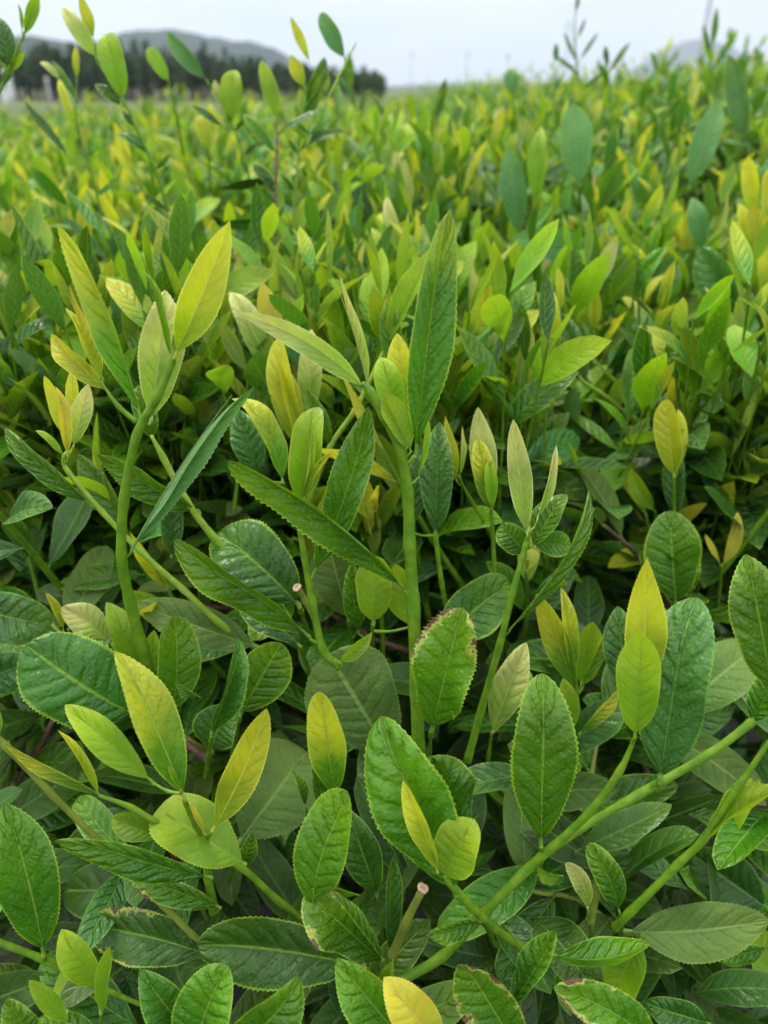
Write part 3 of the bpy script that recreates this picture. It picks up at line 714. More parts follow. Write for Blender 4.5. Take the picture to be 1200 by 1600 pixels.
shoot('branch from the right with a yellow bud and a puckered blue green leaf',
  [(1045, 690, .60), (985, 650, .59), (940, 615, .575), (905, 590, .565), (878, 545, .56)], (5, 4),
  [(870, 565, 858, 450, 34, 'yellow', D(roll=-10, fold=20, sh='oval')), (915, 605, 876, 488, 56, 'blue', D(roll=0, p=.08)),
   (868, 520, 838, 455, 18, 'lime', D(roll=20)), (876, 490, 872, 415, 20, 'yellow', D(roll=20, dz=.02)), (905, 480, 895, 385, 46, 'green', D(dz=.05))], 'stemlime')
shoot('second branch from the right carrying an upright blue green leaf',
  [(1040, 670, .63), (1000, 640, .62), (965, 600, .61), (925, 560, .60)], (4.5, 4),
  [(996, 640, 1013, 488, 54, 'blue', D(roll=0, p=.06)), (1000, 645, 1075, 600, 46, 'green', D(roll=-40, bow=-12)), (925, 565, 912, 500, 20, 'green', D(roll=30))], 'stemlime')
shoot('yellow oval leaf pair standing over a puckered leaf at right',
  [(1056, 870, .56), (1054, 810, .54), (1053, 745, .52)], (5, 4),
  [(1053, 745, 1040, 624, 52, 'yellow', D(roll=-5, fold=16, sh='oval')), (1058, 740, 1066, 638, 30, 'yellow', D(roll=20, dz=.006)),
   (1055, 815, 1055, 690, 46, 'blue', D(roll=0, p=.09, dz=.004))])
single('broad flat lime leaf standing upright at right', (1056, 945, 1046, 798, 88, 'green', D(fold=10, sh='oval', p=.006)), .50, extra=[(1040, 930, 1000, 860, 40, 'green', D(dz=.02)), (1070, 935, 1090, 870, 36, 'green', D(dz=.02))])
single('orange brown young leaf on a dark stem at right', (1128, 885, 1153, 800, 30, 'orange', D(roll=20, fold=24, bow=-6)), .52, extra=[(1125, 880, 1100, 835, 14, 'orange', D(roll=20))])
single('long dark leaf lying level behind the right branch', (1050, 705, 893, 704, 60, 'deep', D(roll=-50, fold=16, bow=-6, dd=.0)), .60, 'wood')
single('small yellow green leaf below the level dark leaf', (1024, 800, 987, 732, 34, 'lime', D(roll=0, bow=5)), .55)
shoot('crowded green shoot right of the slender stem, folded leaves opening upward',
  [(905, 1165, .45), (903, 1110, .44), (900, 1060, .43)], (6, 5),
  [(902, 1085, 844, 922, 50, 'grad', D(roll=-10, p=.05)), (898, 1060, 880, 918, 34, 'grad', D(roll=20, fold=24)),
   (908, 1070, 962, 958, 34, 'grad', D(roll=30, fold=35)), (910, 1075, 925, 970, 56, 'lime', D(dz=.012))])
single('pale crinkled leaf leaning right below the slender shoot', (768, 1148, 822, 1004, 60, 'pale', D(roll=-5, p=.05, fold=16)), .42, extra=[(800, 1110, 828, 1050, 40, 'lime', D(dz=-.004))])
single('small yellow green tip above the dark oval leaf', (897, 1140, 880, 1060, 36, 'lime', D(roll=10)), .415, extra=[(905, 1148, 970, 1074, 34, 'grad', D(roll=30, fold=30))])
single('smooth dark leaf behind the yellow pair', (980, 1090, 965, 948, 66, 'blue', D(roll=10, p=.01)), .43)
single('broad olive leaf in shade at the right', (1060, 1120, 1185, 1010, 96, 'olive', D(roll=0, bow=6, sh='oval', dd=.0)), .45)
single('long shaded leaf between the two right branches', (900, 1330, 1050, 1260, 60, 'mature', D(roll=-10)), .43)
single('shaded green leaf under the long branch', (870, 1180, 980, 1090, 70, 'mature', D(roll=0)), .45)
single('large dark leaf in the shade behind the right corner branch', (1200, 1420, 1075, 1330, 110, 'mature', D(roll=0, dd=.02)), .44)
single('dark leaf in the bottom right corner', (1110, 1600, 1010, 1570, 60, 'deep', D(roll=-10)), .40)
single('narrow mid green leaf between the right corner branch and the bottom', (1200, 1480, 1120, 1500, 40, 'green', D(roll=-40)), .42)

# --- out of focus shoots further off
shoot('blurred cluster of yellow leaves at the upper right edge',
  [(1185, 480, .72), (1178, 420, .70), (1172, 350, .69)], (5, 3.5),
  [(1178, 335, 1170, 245, 38, 'yellow', D(roll=0)), (1168, 385, 1158, 315, 30, 'yellow', D(roll=10)), (1184, 390, 1176, 318, 34, 'yellow', D(roll=-10, dz=-.01)),
   (1205, 350, 1200, 262, 34, 'yellow', D(roll=0)), (1178, 452, 1144, 364, 48, 'lime', D(roll=0, dz=-.02)), (1200, 475, 1196, 364, 42, 'yellow', D(roll=0, dz=-.03))])
single('blue green puckered leaf below the yellow cluster at right', (1148, 495, 1098, 386, 74, 'blue', D(roll=0, p=.08, sh='oval')), .66, extra=[(1148, 560, 1152, 480, 20, 'lime', D(roll=60))])
single('blurred upright blue green oval leaf right of the centre top', (906, 290, 894, 163, 60, 'bluepale', D(sh='oval', fold=8)), .80)
single('blurred upright lime leaf beside the blue green oval one', (836, 325, 844, 190, 38, 'lime', D(fold=14)), .80)
single('pair of blurred dull blue green leaves left of the upright lime leaf', (812, 370, 795, 232, 54, 'bluepale', D(fold=8)), .85, extra=[(830, 360, 790, 250, 40, 'olive', D(dz=.02))])
single('blurred blue green leaf leaning right at the upper right', (1076, 295, 1124, 158, 56, 'bluepale', D(fold=10)), .80)
single('tall blurred blue green leaf at the top right', (1165, 225, 1144, 88, 44, 'bluepale', D(fold=10)), .95)
single('dull upright leaf at mid right among yellow tips', (1098, 395, 1083, 305, 40, 'bluepale', D(fold=10)), .80)
single('small blurred dark leaf standing against the sky', (802, 150, 797, 104, 28, 'bluepale', D(fold=8, sh='oval')), 1.1)
single('wide pale leaf lying flat in the blurred middle', (950, 430, 800, 372, 70, 'bluepale', D(roll=-20, fold=8, bow=-16, dd=.0)), .72)
single('arched dark leaf right of the big upright leaf', (850, 505, 745, 480, 54, 'mature', D(roll=-30, bow=-14, dd=.0)), .62, 'wood')
shoot('upper left shoot with a broad lime leaf against the hills',
  [(262, 330, .62), (245, 270, .605), (215, 205, .59), (194, 160, .58), (150, 95, .57)], (4.5, 3),
  [(193, 158, 164, 44, 50, 'lime', D(fold=12, sh='oval', roll=5)), (152, 92, 96, 8, 36, 'pale', D(roll=-5, fold=14)), (146, 62, 126, -4, 26, 'yellow', D(roll=20)),
   (190, 165, 148, 130, 26, 'green', D(roll=30)), (232, 240, 180, 205, 24, 'green', D(roll=40))])
shoot('shoot in the top left corner with a narrow lime leaf against the sky',
  [(-20, 190, .56), (5, 130, .55), (28, 75, .54), (38, 50, .54)], (4, 3),
  [(38, 56, 58, -12, 26, 'lime', D(roll=15, fold=20)), (20, 108, -4, 22, 40, 'blue', D(fold=12, roll=0)), (35, 50, 30, 5, 12, 'lime', D(roll=40))])
shoot('thin shoot with small yellow buds left of the broad lime leaf',
  [(160, 340, .72), (140, 260, .70), (122, 200, .69), (117, 160, .68)], (3, 2.5),
  [(115, 198, 90, 118, 18, 'yellow', D(roll=15)), (120, 125, 118, 72, 14, 'yellow', D(roll=10, d=.68)), (95, 125, 62, 92, 18, 'pale', D(roll=20, d=.69)), (125, 170, 82, 90, 18, 'green', D(roll=40, dz=.02)), (108, 245, 38, 165, 24, 'mature', D(roll=40))])
shoot('blurred shoot with a long pale leaf pointing up left before the hills',
  [(395, 300, .70), (378, 235, .69), (350, 165, .68), (322, 124, .67)], (3.5, 2.5),
  [(323, 126, 256, 48, 38, 'bluepale', D(roll=-5, fold=14)), (362, 192, 363, 105, 46, 'lime', D(roll=0, sh='oval')), (345, 165, 335, 125, 20, 'pale', D()), (350, 200, 300, 165, 18, 'mature', D(roll=40))])
single('small lime leaf on a thin stem before the dark trees', (264, 128, 231, 74, 28, 'lime', D(roll=5, sh='oval')), .78, drop=110, rad=(3, 2))
single('yellow leaf tip low among the blurred shoots', (325, 235, 315, 172, 34, 'yellow', D()), .85, extra=[(335, 205, 328, 160, 18, 'yellow', D())])
shoot('dark woody tea shoot standing tall at upper centre left',
  [(434, 420, .66), (430, 330, .65), (432, 250, .64), (433, 185, .64)], (4.5, 3),
  [(433, 188, 408, 94, 38, 'lime', D(fold=12)), (429, 285, 342, 300, 30, 'mature', D(roll=-50, bow=-8, dd=.0)), (432, 240, 378, 175, 26, 'green', D(roll=20)),
   (436, 205, 510, 168, 22, 'mature', D(roll=-45, dd=.0)), (434, 375, 500, 384, 34, 'olive', D(roll=-30, dd=-.02)), (430, 345, 345, 350, 34, 'mature', D(roll=-40, dd=.0)), (430, 300, 395, 255, 26, 'mature', D(roll=40))], 'wood')
shoot('leafy shoot reaching the skyline beside the dark woody one',
  [(452, 400, .68), (462, 300, .67), (468, 215, .665), (476, 160, .66)], (3.5, 2.8),
  [(484, 98, 455, 28, 20, 'yellow', D(roll=25, d=.66)), (476, 138, 454, 86, 28, 'yellow', D()), (477, 168, 512, 88, 38, 'green', D(roll=15)), (486, 172, 512, 112, 34, 'lime', D(roll=-10)),
   (466, 238, 540, 206, 26, 'mature', D(roll=-45, bow=8, dd=.0)), (470, 190, 500, 140, 24, 'green', D(roll=20))])
shoot('pale stem leaning right with one oval leaf against the sky',
  [(478, 230, .66), (505, 168, .655), (535, 110, .65), (557, 66, .645)], (3.5, 2.5), [(539, 92, 499, 19, 34, 'bluepale', D(fold=8, sh='oval', d=.648))], 'stemlime')
single('blurred yellow bud above the tall left shoot', (136, 388, 130, 314, 30, 'yellow', D(sh='oval')), .80)
single('pale puckered bud leaf above the central shoot', (623, 398, 602, 304, 30, 'pale', D(p=.05)), .62, extra=[(650, 402, 652, 324, 15, 'yellow', D(roll=20))])
single('yellow bud leaf at mid right', (1004, 445, 997, 387, 30, 'yellow', D()), .72, extra=[(1010, 450, 1015, 405, 14, 'yellow', D())])
single('thin yellow bud standing right of the big upright leaf', (862, 645, 855, 564, 22, 'yellow', D(sh='oval')), .60)
single('cluster of three yellow tips behind the big upright leaf', (742, 575, 735, 492, 32, 'yellow', D()), .62, extra=[(752, 578, 757, 505, 28, 'yellow', D()), (732, 575, 722, 515, 22, 'yellow', D())])
single('upright lime leaf pair above the yellow cluster left of centre', (440, 485, 446, 398, 42, 'lime', D()), .66, extra=[(420, 480, 412, 420, 18, 'yellow', D())])
single('rusty yellow bud among blurred leaves at right', (1040, 520, 1037, 475, 32, 'orange', D(sh='oval')), .74)
shoot('faint tall tea shoot against the sky right of centre',
  [(915, 220, 1.25), (905, 130, 1.22), (898, 60, 1.2), (900, 10, 1.19)], (2.4, 1.6),
  [(900, 20, 905, -12, 9, 'olive', D()), (902, 100, 880, 48, 8, 'olive', D()), (905, 95, 935, 50, 8, 'olive', D()), (908, 120, 865, 85, 10, 'olive', D(roll=30)), (909, 140, 945, 110, 10, 'green', D(roll=20)), (868, 98, 869, 68, 12, 'green', D()), (903, 60, 915, 30, 8, 'olive', D())])
shoot('small dark tipped tea shoot on the skyline at the top right',
  [(1118, 180, 1.3), (1112, 120, 1.28), (1115, 60, 1.26)], (2.2, 1.6),
  [(1113, 75, 1120, 12, 14, 'green', D()), (1112, 90, 1098, 38, 10, 'green', D()), (1113, 100, 1102, 68, 14, 'lime', D()), (1114, 110, 1140, 60, 10, 'green', D()), (1112, 130, 1095, 100, 12, 'lime', D())])
shoot('short blurred tea shoot on the skyline between the two tall ones',
  [(958, 190, 1.2), (952, 130, 1.18), (948, 100, 1.17)], (2.2, 1.6),
  [(950, 105, 945, 70, 12, 'blue', D()), (950, 115, 985, 65, 12, 'olive', D()), (952, 130, 935, 98, 14, 'green', D())])

# ------------------------------------------------------------------ the tea field beyond and below
rng = random.Random(11)
def smooth(a, b, x):
    t = max(0, min(1, (x - a) / (b - a))); return t * t * (3 - 2 * t)
def top(x, y):
    z = 0.78 + 0.05 * smooth(.3, .8, y) + 0.165 * smooth(-0.05, 1.0, x) * smooth(0.4, 1.7, y)
    z += 0.03 * math.sin(3.1 * x + 1.3 * y) * smooth(.5, 1.5, y) + 0.02 * math.sin(6.3 * y - 2 * x)
    return z
def hedge_end(x):
    """how far the tea goes: it ends sooner on the left"""
    return 5.5 + 14 * smooth(-2.2, 1.0, x)

def proto_leaf(parent, p0, dirv, L, W, mat, up=(0, 0, 1), bend=0.15, name='leaf', sh='leaf', roll=0, fold=16, p=0.03, nu=18, nv=6):
    lseed[0] += 1
    p0 = Vector(p0); dirv = Vector(dirv).normalized(); up = Vector(up)
    n = (up - dirv * up.dot(dirv))
    if n.length < .05: n = Vector((0, -1, .2))
    n.normalize()
    p2 = p0 + dirv * L
    p1 = p0 + dirv * L * .5 + n * L * bend
    v, u, f = blade(p0, p1, p2, n, W, sh, nu=nu, nv=nv, roll=roll, fold=fold, pucker=p, wave=.03, seed=lseed[0])
    return link(name, make_mesh(name, v, u, f, [MAT[mat]]), parent)
def proto_shoot(seed, n, H, pal):
    r = random.Random(seed)
    root = empty('tea_shoot', (0, 0, 0))
    lean = (r.uniform(-.02, .02), r.uniform(-.02, .02))
    pts = [(lean[0] * t * t, lean[1] * t * t, H * t) for t in (0, .3, .6, .85, 1.0)]
    v, u, f, _, _ = tube(pts, [.0024, .0021, .0018, .0014, .0011], 7, 3)
    link('stem', make_mesh('stem', v, u, f, [MAT[r.choice(['stem', 'stemlime'])]]), root)
    a = r.uniform(0, 6.28)
    for i in range(n):
        t = 0.28 + 0.7 * i / (n - 1)
        a += 2.4 + r.uniform(-.3, .3)
        z = H * t
        young = i / (n - 1)
        el = 24 + 48 * young + r.uniform(-20, 14)
        dv = (math.cos(a) * math.cos(R(el)), math.sin(a) * math.cos(R(el)), math.sin(R(el)))
        L = (0.072 - 0.022 * young) * r.uniform(.85, 1.15)
        mat = pal[min(len(pal) - 1, int(young * len(pal)))]
        proto_leaf(root, (lean[0] * t * t, lean[1] * t * t, z), dv, L, L * (0.37 - .08 * young), mat, bend=r.uniform(-.1, .16),
                   sh='leaf' if young < .8 else 'lance', fold=14 + 18 * young, roll=r.uniform(-15, 15), p=.05 if young < .6 else .02)
    proto_leaf(root, (lean[0], lean[1], H), (lean[0], lean[1], .06), .022, .005, 'yellow', name='bud', fold=50, sh='lance', p=0)
    return root
def copy_tree(o, parent=None):
    c = o.copy(); COL.objects.link(c)
    if parent is not None: c.parent = parent
    for ch in o.children: copy_tree(ch, c)
    return c
PAL = [['blue', 'green', 'lime', 'yellow'], ['mature', 'green', 'green', 'grad'], ['green', 'blue', 'green', 'lime'],
       ['blue', 'green', 'green', 'pale'], ['green', 'lime', 'grad', 'yellow'], ['mature', 'blue', 'green', 'gradgreen']]
TXT = ['blurred tea shoot of the field behind, blue green below and yellow at the tip',
       'blurred tea shoot of the field behind, dark below with a long yellow green tip leaf',
       'blurred tea shoot of the field behind, green all over with a lime tip',
       'blurred tea shoot of the field behind with a pale puckered upper leaf',
       'blurred tea shoot of the field behind with bright yellow tip leaves',
       'blurred dark tea shoot of the field behind with one bronze green tip leaf']
protos = [proto_shoot(100 + i, 5 + i % 2, (0.15, 0.17, 0.14, 0.16, 0.13, 0.19)[i], PAL[i]) for i in range(6)]
used = [False] * 6
def clear(p, tol=16):
    q = proj(p)
    if q is None: return False
    for bx, by, d, h in BUSY:
        if q[2] < d + 0.035 and abs(q[0] - bx) < tol + .4 * h and abs(q[1] - by) < h + tol: return False
    return True
def visible(p, m=60):
    q = proj(p)
    return q is not None and -m < q[0] < 1200 + m and -m < q[1] < 1600 + m
count, tries = 0, 0
shoot_spots = []
while count < 298 and tries < 60000:
    tries += 1
    y = 0.42 + (rng.random() ** 1.5) * 1.5
    x = rng.uniform(-.62, .62) * (y * 1.02 + .12)
    zt = top(x, y)
    h = rng.uniform(-.07, .035) - (0.05 if y < .7 else 0)
    p = Vector((x, y, zt + h))
    tip = Vector((x, y, zt + h + .17))
    if not visible(tip) or not (clear(tip) and clear((p + tip) / 2)): continue
    if any((x - a) ** 2 + (y - b) ** 2 < (0.024 + .014 * y) ** 2 for a, b in shoot_spots): continue
    k = rng.randrange(6)
    o = protos[k] if not used[k] else copy_tree(protos[k])
    used[k] = True
    o.location = p
    o.rotation_euler = (rng.gauss(0, .24), rng.gauss(0, .24), rng.uniform(0, 6.28))
    s = rng.uniform(.75, 1.1); o.scale = (s, s, s)
    tag(o, TXT[k], 'tea shoot', 'blurred tea shoots of the field behind: ' + ('yellow tipped', 'dark with yellow tip', 'all green', 'pale topped', 'bright yellow', 'dark and bronze')[k])
    shoot_spots.append((x, y)); count += 1
print('shoots', count, tries)

# low leafy twigs of the bush itself: older, darker leaves
def proto_twig(seed, n):
    r = random.Random(seed)
    root = empty('leafy_twig', (0, 0, 0))
    Lt = .13
    pts = [(0, 0, 0), (.03, .004, .02), (.07, -.003, .045), (.105, .004, .06), (Lt, 0, .068)]
    v, u, f, _, _ = tube(pts, [.0026, .0023, .002, .0017, .0013], 7, 3)
    link('stem', make_mesh('stem', v, u, f, [MAT[('wood', 'stemolive')[seed % 2]]]), root)
    for i in range(n):
        t = .15 + .85 * i / (n - 1)
        p = Vector(pts[0]).lerp(Vector(pts[-1]), t) + Vector((0, 0, .012 * math.sin(math.pi * t)))
        a = (1 if i % 2 else -1) * R(r.uniform(35, 75)) if i < n - 1 else R(r.uniform(-15, 15))
        el = R(r.uniform(-8, 40))
        dv = (math.cos(a) * math.cos(el), math.sin(a) * math.cos(el), math.sin(el))
        L = r.uniform(.055, .078)
        proto_leaf(root, p, dv, L, L * r.uniform(.36, .46), r.choice(['deep', 'mature', 'deep', 'green', 'olive', 'deep']), bend=r.uniform(-.02, .14),
                   sh='oval', fold=r.uniform(6, 20), roll=r.uniform(-20, 20), p=.012, nu=22, nv=8)
    return root
tw = [proto_twig(200 + i, 6) for i in range(5)]
tused = [False] * 5
TTX = ['dark leafy tea twig lying low in the bush between the young shoots', 'low tea twig of glossy old leaves under the young shoots']
n = 0
for i in range(4000):
    if n >= 240: break
    y = 0.06 + (rng.random() ** 1.2) * 1.25
    x = rng.uniform(-.6, .6) * (y + .25)
    z = top(x, y) - rng.uniform(.03, .20) - (.02 if y < .35 else 0)
    p = Vector((x, y, z))
    if not visible(p, 90): continue
    q = proj(p)
    if q[2] < .45: continue
    k = rng.randrange(5)
    ang = rng.uniform(0, 6.28)
    mid_ = p + Vector((math.cos(ang) * .08, math.sin(ang) * .08, .06))
    end_ = p + Vector((math.cos(ang) * .19, math.sin(ang) * .19, .10))
    if not (clear(p, 50) and clear(mid_, 50) and clear(end_, 50)): continue
    qq = proj(end_)
    if qq is None or qq[2] < .45: continue
    o = tw[k] if not tused[k] else copy_tree(tw[k])
    tused[k] = True
    o.location = p
    o.rotation_euler = (rng.uniform(-.35, .35), rng.uniform(-.5, .2), ang)
    s = rng.uniform(.8, 1.15); o.scale = (s, s, s)
    tag(o, TTX[k % 2], 'leafy twig', ('olive stemmed', 'woody')[k % 2] + ' leafy twigs low in the bush')
    n += 1
print('twigs', n)

# brown woody branches inside the bush
def wood_branch(pts, r0, r1):
    o3 = Vector(pts[0])
    v, u, f, _, _ = tube(pts, list(np.linspace(r0, r1, len(pts))), 8, 4, knob=.15)
    o = link('woody_branch', make_mesh('woody_branch', v - np.array(o3), u, f, [MAT['wood']]))
    o.location = o3
    return tag(o, 'red brown woody tea branch inside the bush in the shade under the leaves', 'branch', 'woody branches inside the bush')
for i in range(46):
    y = rng.uniform(.42, 1.5); x = rng.uniform(-.5, .5) * (y + .3)
    z1 = top(x, y) - rng.uniform(.02, .1)
    dx, dy = rng.uniform(-.12, .12), rng.uniform(-.1, .1)
    pts = [(x - dx * 2, y + dy * 2, .25), (x - dx * 1.2, y + dy, .5), (x - dx * .4 + rng.uniform(-.02, .02), y + dy * .4, z1 - .12), (x, y, z1 - .05), (x + dx * .4, y - dy * .3, z1)]
    wood_branch(pts, .006, .0022)

# ------------------------------------------------------------------ uncountable foliage
def leaf_template(nu, nv, sh, bend, W, fold):
    v, u, f = blade((0, 0, 0), (.5, .04, bend), (1, 0, 0), (0, 0, 1), W, sh, nu=nu, nv=nv, fold=fold, twist=18, rib=False, pucker=.02 if nu > 8 else 0, seed=5)
    return v, u, f
NAMES = ['yellow', 'lime', 'grad', 'green', 'blue', 'mature', 'olive', 'orange', 'pale', 'bluepale']
class Mass:
    def __init__(s): s.P = []; s.M = []; s.S = []; s.K = []
    def add(s, p, dirv, up, L, mat):
        d = np.array(dirv, float); d /= np.linalg.norm(d) + 1e-9
        n_ = np.array(up, float); n_ = n_ - d * n_.dot(d); n_ /= np.linalg.norm(n_) + 1e-9
        s.P.append(p); s.M.append(np.stack([d, np.cross(n_, d), n_], 1)); s.S.append(L); s.K.append(NAMES.index(mat))
    def build(s, name, nu, nv, sh='leaf', bend=.16, W=.36, fold=16):
        v, u, f = leaf_template(nu, nv, sh, bend, W, fold)
        M = np.array(s.M) * np.array(s.S)[:, None, None]
        V = np.einsum('nij,vj->nvi', M, v) + np.array(s.P)[:, None, :]
        n_, k = V.shape[0], V.shape[1]
        F = (f[None] + (np.arange(n_) * k)[:, None, None]).reshape(-1, 4)
        UV = np.tile(u, (n_, 1))
        mi = np.repeat(np.array(s.K), len(f))
        me = fast_mesh(name, V.reshape(-1, 3), UV, F, [MAT[m + '_mass'] for m in NAMES], mi)
        return link(name, me)
def rdir(r, el):
    a = r.uniform(0, 6.283)
    return (math.cos(a) * math.cos(el), math.sin(a) * math.cos(el), math.sin(el))
nr_ = random.Random(5)
# older leaves under the shoots, near
under = Mass()
for i in range(10500):
    y = -0.4 + 3.0 * nr_.random() ** 1.3; x = nr_.uniform(-.75, .75) * (abs(y) + .5)
    z = top(x, y) - .06 - abs(nr_.gauss(0, .13)) - (.03 if y < .3 else 0)
    p = (x, y, z)
    q = proj(p)
    if q is None or q[2] < .43 or not visible(p, 120): continue
    under.add(p, rdir(nr_, R(nr_.uniform(-20, 50))), (nr_.gauss(0, .35), nr_.gauss(0, .35) - .25, 1), nr_.uniform(.045, .078),
              nr_.choices(['mature', 'blue', 'green', 'olive', 'lime'], [66, 8, 18, 4, 4])[0])
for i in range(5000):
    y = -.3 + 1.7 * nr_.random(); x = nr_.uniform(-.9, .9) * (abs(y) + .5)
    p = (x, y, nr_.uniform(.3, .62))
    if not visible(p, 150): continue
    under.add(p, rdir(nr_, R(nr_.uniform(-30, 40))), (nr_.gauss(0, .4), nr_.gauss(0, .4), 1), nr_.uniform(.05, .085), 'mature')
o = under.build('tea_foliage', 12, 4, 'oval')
tag(o, 'dense dark older tea leaves filling the bush below the young shoots', 'foliage', kind='stuff')
# shoots too many to count, mid and far
far = Mass(); far2 = Mass(); stalks = []
def mass_shoot(x, y, zt, big):
    H = nr_.uniform(.05, .19)
    lx, ly = nr_.gauss(0, .16), nr_.gauss(0, .16)
    nL = 5
    a = nr_.uniform(0, 6.28)
    gr = min(1, max(0, nr_.random() + .3 * math.sin(2.7 * x + 1.9 * math.sin(2.1 * y))))
    zt += .035 * math.sin(5.1 * x + 2 * math.sin(3.7 * y)) * math.sin(4.3 * y)
    if y < 4: stalks.append(((x, y, zt - .06), (x + lx * H, y + ly * H, zt + H - .02)))
    for i in range(nL):
        t = .2 + .8 * i / (nL - 1); young = i / (nL - 1)
        a += 2.4
        el = R(10 + 55 * young + nr_.uniform(-26, 20))
        d = (math.cos(a) * math.cos(el), math.sin(a) * math.cos(el), math.sin(el))
        L = (.062 - .022 * young) * nr_.uniform(.8, 1.2) * big
        if young > .9: mat = 'yellow' if gr < .20 else ('pale' if gr < .25 else ('grad' if gr < .45 else ('lime' if gr < .85 else 'green')))
        elif young > .6: mat = ('lime', 'lime', 'grad', 'green')[int(nr_.random() * 4)]
        elif young > .3: mat = ('green', 'bluepale', 'lime', 'green')[int(nr_.random() * 4)]
        else: mat = ('blue', 'mature', 'green')[int(nr_.random() * 3)]
        (far if i % 2 else far2).add((x + lx * H * t, y + ly * H * t, zt + H * t - .02), d, (nr_.gauss(0, .3), nr_.gauss(0, .3) - .2, 1), L, mat)
NS = 0
for i in range(60000):
    if NS >= 8000: break
    y = .50 + 14 * nr_.random() ** 2.2
    x = nr_.uniform(-.62, .72) * (y * 1.05 + .15)
    if y > hedge_end(x): continue
    if y < 2.6 and nr_.random() < .42: continue
    if math.sin(x * 7.1 + 2 * math.sin(y * 3.3)) * math.sin(y * 5.7 + x * 2.2) > .45 and nr_.random() < .75: continue
    zt = top(x, y) + nr_.uniform(-.05, .03)
    if nr_.random() < .012: zt += nr_.uniform(.03, .08)
    if not (clear((x, y, zt + .12), 10) and clear((x, y, zt + .05), 10)): continue
    mass_shoot(x, y, zt, 1.2 if y < 3 else 1.0); NS += 1
def merge_stalks(o):
    vs_, fs_ = [], []
    for a, b in stalks:
        k = len(vs_)
        for q in range(3):
            c_, s_ = math.cos(q * 2.094), math.sin(q * 2.094)
            vs_.append((a[0] + .0018 * c_, a[1] + .0018 * s_, a[2])); vs_.append((b[0] + .001 * c_, b[1] + .001 * s_, b[2]))
        for q in range(3): fs_.append((k + 2 * q, k + 2 * ((q + 1) % 3), k + 2 * ((q + 1) % 3) + 1, k + 2 * q + 1))
    return fast_mesh('tea_stalks', np.array(vs_), np.full((len(vs_), 2), .5), np.array(fs_), [MAT['stem']], np.zeros(len(fs_)))
o = link('tea_stalks', merge_stalks(None))
tag(o, 'thin green stalks of the countless young tea shoots of the field', 'foliage', kind='stuff')
o = far2.build('tea_tips_far', 7, 2, 'leaf', -.10, .31, 30)
tag(o, 'countless folded young tea leaves of the field between the open ones', 'foliage', kind='stuff')
o = far.build('tea_shoots_far', 7, 2)
tag(o, 'countless young tea shoots of the field blurring into the distance', 'foliage', kind='stuff')
farb = Mass()
for i in range(16000):
    y = 1.6 + 12 * nr_.random() ** 1.8
    x = nr_.uniform(-.62, .72) * (y * 1.05 + .15)
    if y > hedge_end(x) + .1: continue
    z = top(x, y) - abs(nr_.gauss(0, .08)) + .01
    if y > hedge_end(x) - .4: z -= nr_.uniform(0, .5)
    farb.add((x, y, z), rdir(nr_, R(nr_.uniform(-10, 60))), (nr_.gauss(0, .4), nr_.gauss(0, .4) - .2, 1), nr_.uniform(.05, .075),
             nr_.choices(['mature', 'blue', 'green', 'olive', 'lime'], [40, 22, 24, 6, 8])[0])
o = farb.build('tea_hedge_foliage', 6, 2, 'oval')
tag(o, 'solid mass of green older leaves of the distant tea rows', 'foliage', kind='stuff')

# ------------------------------------------------------------------ ground, field, wood, hills
def grid_mesh(name, x0, x1, nx, y0, y1, ny, fn, mat):
    xs = np.linspace(x0, x1, nx + 1); ys = np.linspace(y0, y1, ny + 1)
    v = [(a, b, fn(a, b)) for b in ys for a in xs]
    f = [(j * (nx + 1) + i, j * (nx + 1) + i + 1, (j + 1) * (nx + 1) + i + 1, (j + 1) * (nx + 1) + i) for j in range(ny) for i in range(nx)]
    me = bpy.data.meshes.new(name); me.from_pydata(v, [], f); me.materials.append(mat)
    me.polygons.foreach_set('use_smooth', np.ones(len(f), bool))
    return link(name, me)
def ground_mat():
    m, n, l = new_mat('ground')
    tcn = N(n, 'ShaderNodeTexCoord')
    a = N(n, 'ShaderNodeTexNoise'); a.inputs['Scale'].default_value = .08; a.inputs['Detail'].default_value = 8
    b = N(n, 'ShaderNodeTexNoise'); b.inputs['Scale'].default_value = 3.0; b.inputs['Detail'].default_value = 8
    mpp = N(n, 'ShaderNodeMapping'); mpp.inputs['Scale'].default_value = (.35, 1, 1)
    l.new(tcn.outputs['Object'], mpp.inputs[0]); l.new(mpp.outputs[0], a.inputs['Vector']); l.new(tcn.outputs['Object'], b.inputs['Vector'])
    g = mix(n, l, mr(n, l, a.outputs['Fac'], .4, .6), (.075, .105, .022), (.12, .12, .045))
    g = mix(n, l, mr(n, l, b.outputs['Fac'], .35, .7), g, (.055, .09, .018))
    ln = N(n, 'ShaderNodeVectorMath', operation='LENGTH'); l.new(tcn.outputs['Object'], ln.inputs[0])
    shaded_soil = mr(n, l, ln.outputs['Value'], 3.2, 4.6, 1.0, 0.0)
    c = mix(n, l, shaded_soil, g, (.012, .009, .006))  # brown earth near the bush, its colour darkened to stand in for shade
    p = N(n, 'ShaderNodeBsdfPrincipled'); l.new(c, p.inputs['Base Color']); p.inputs['Roughness'].default_value = .95
    bm_ = N(n, 'ShaderNodeBump'); bm_.inputs['Distance'].default_value = .03; l.new(b.outputs['Fac'], bm_.inputs['Height']); l.new(bm_.outputs[0], p.inputs['Normal'])
    o_ = N(n, 'ShaderNodeOutputMaterial'); l.new(p.outputs[0], o_.inputs[0])
    return m
gm = ground_mat()
def gline(v):   # rings out to the horizon
    return np.sign(v) * (np.abs(v) ** 3) * 6000
vs = np.linspace(-1, 1, 41)
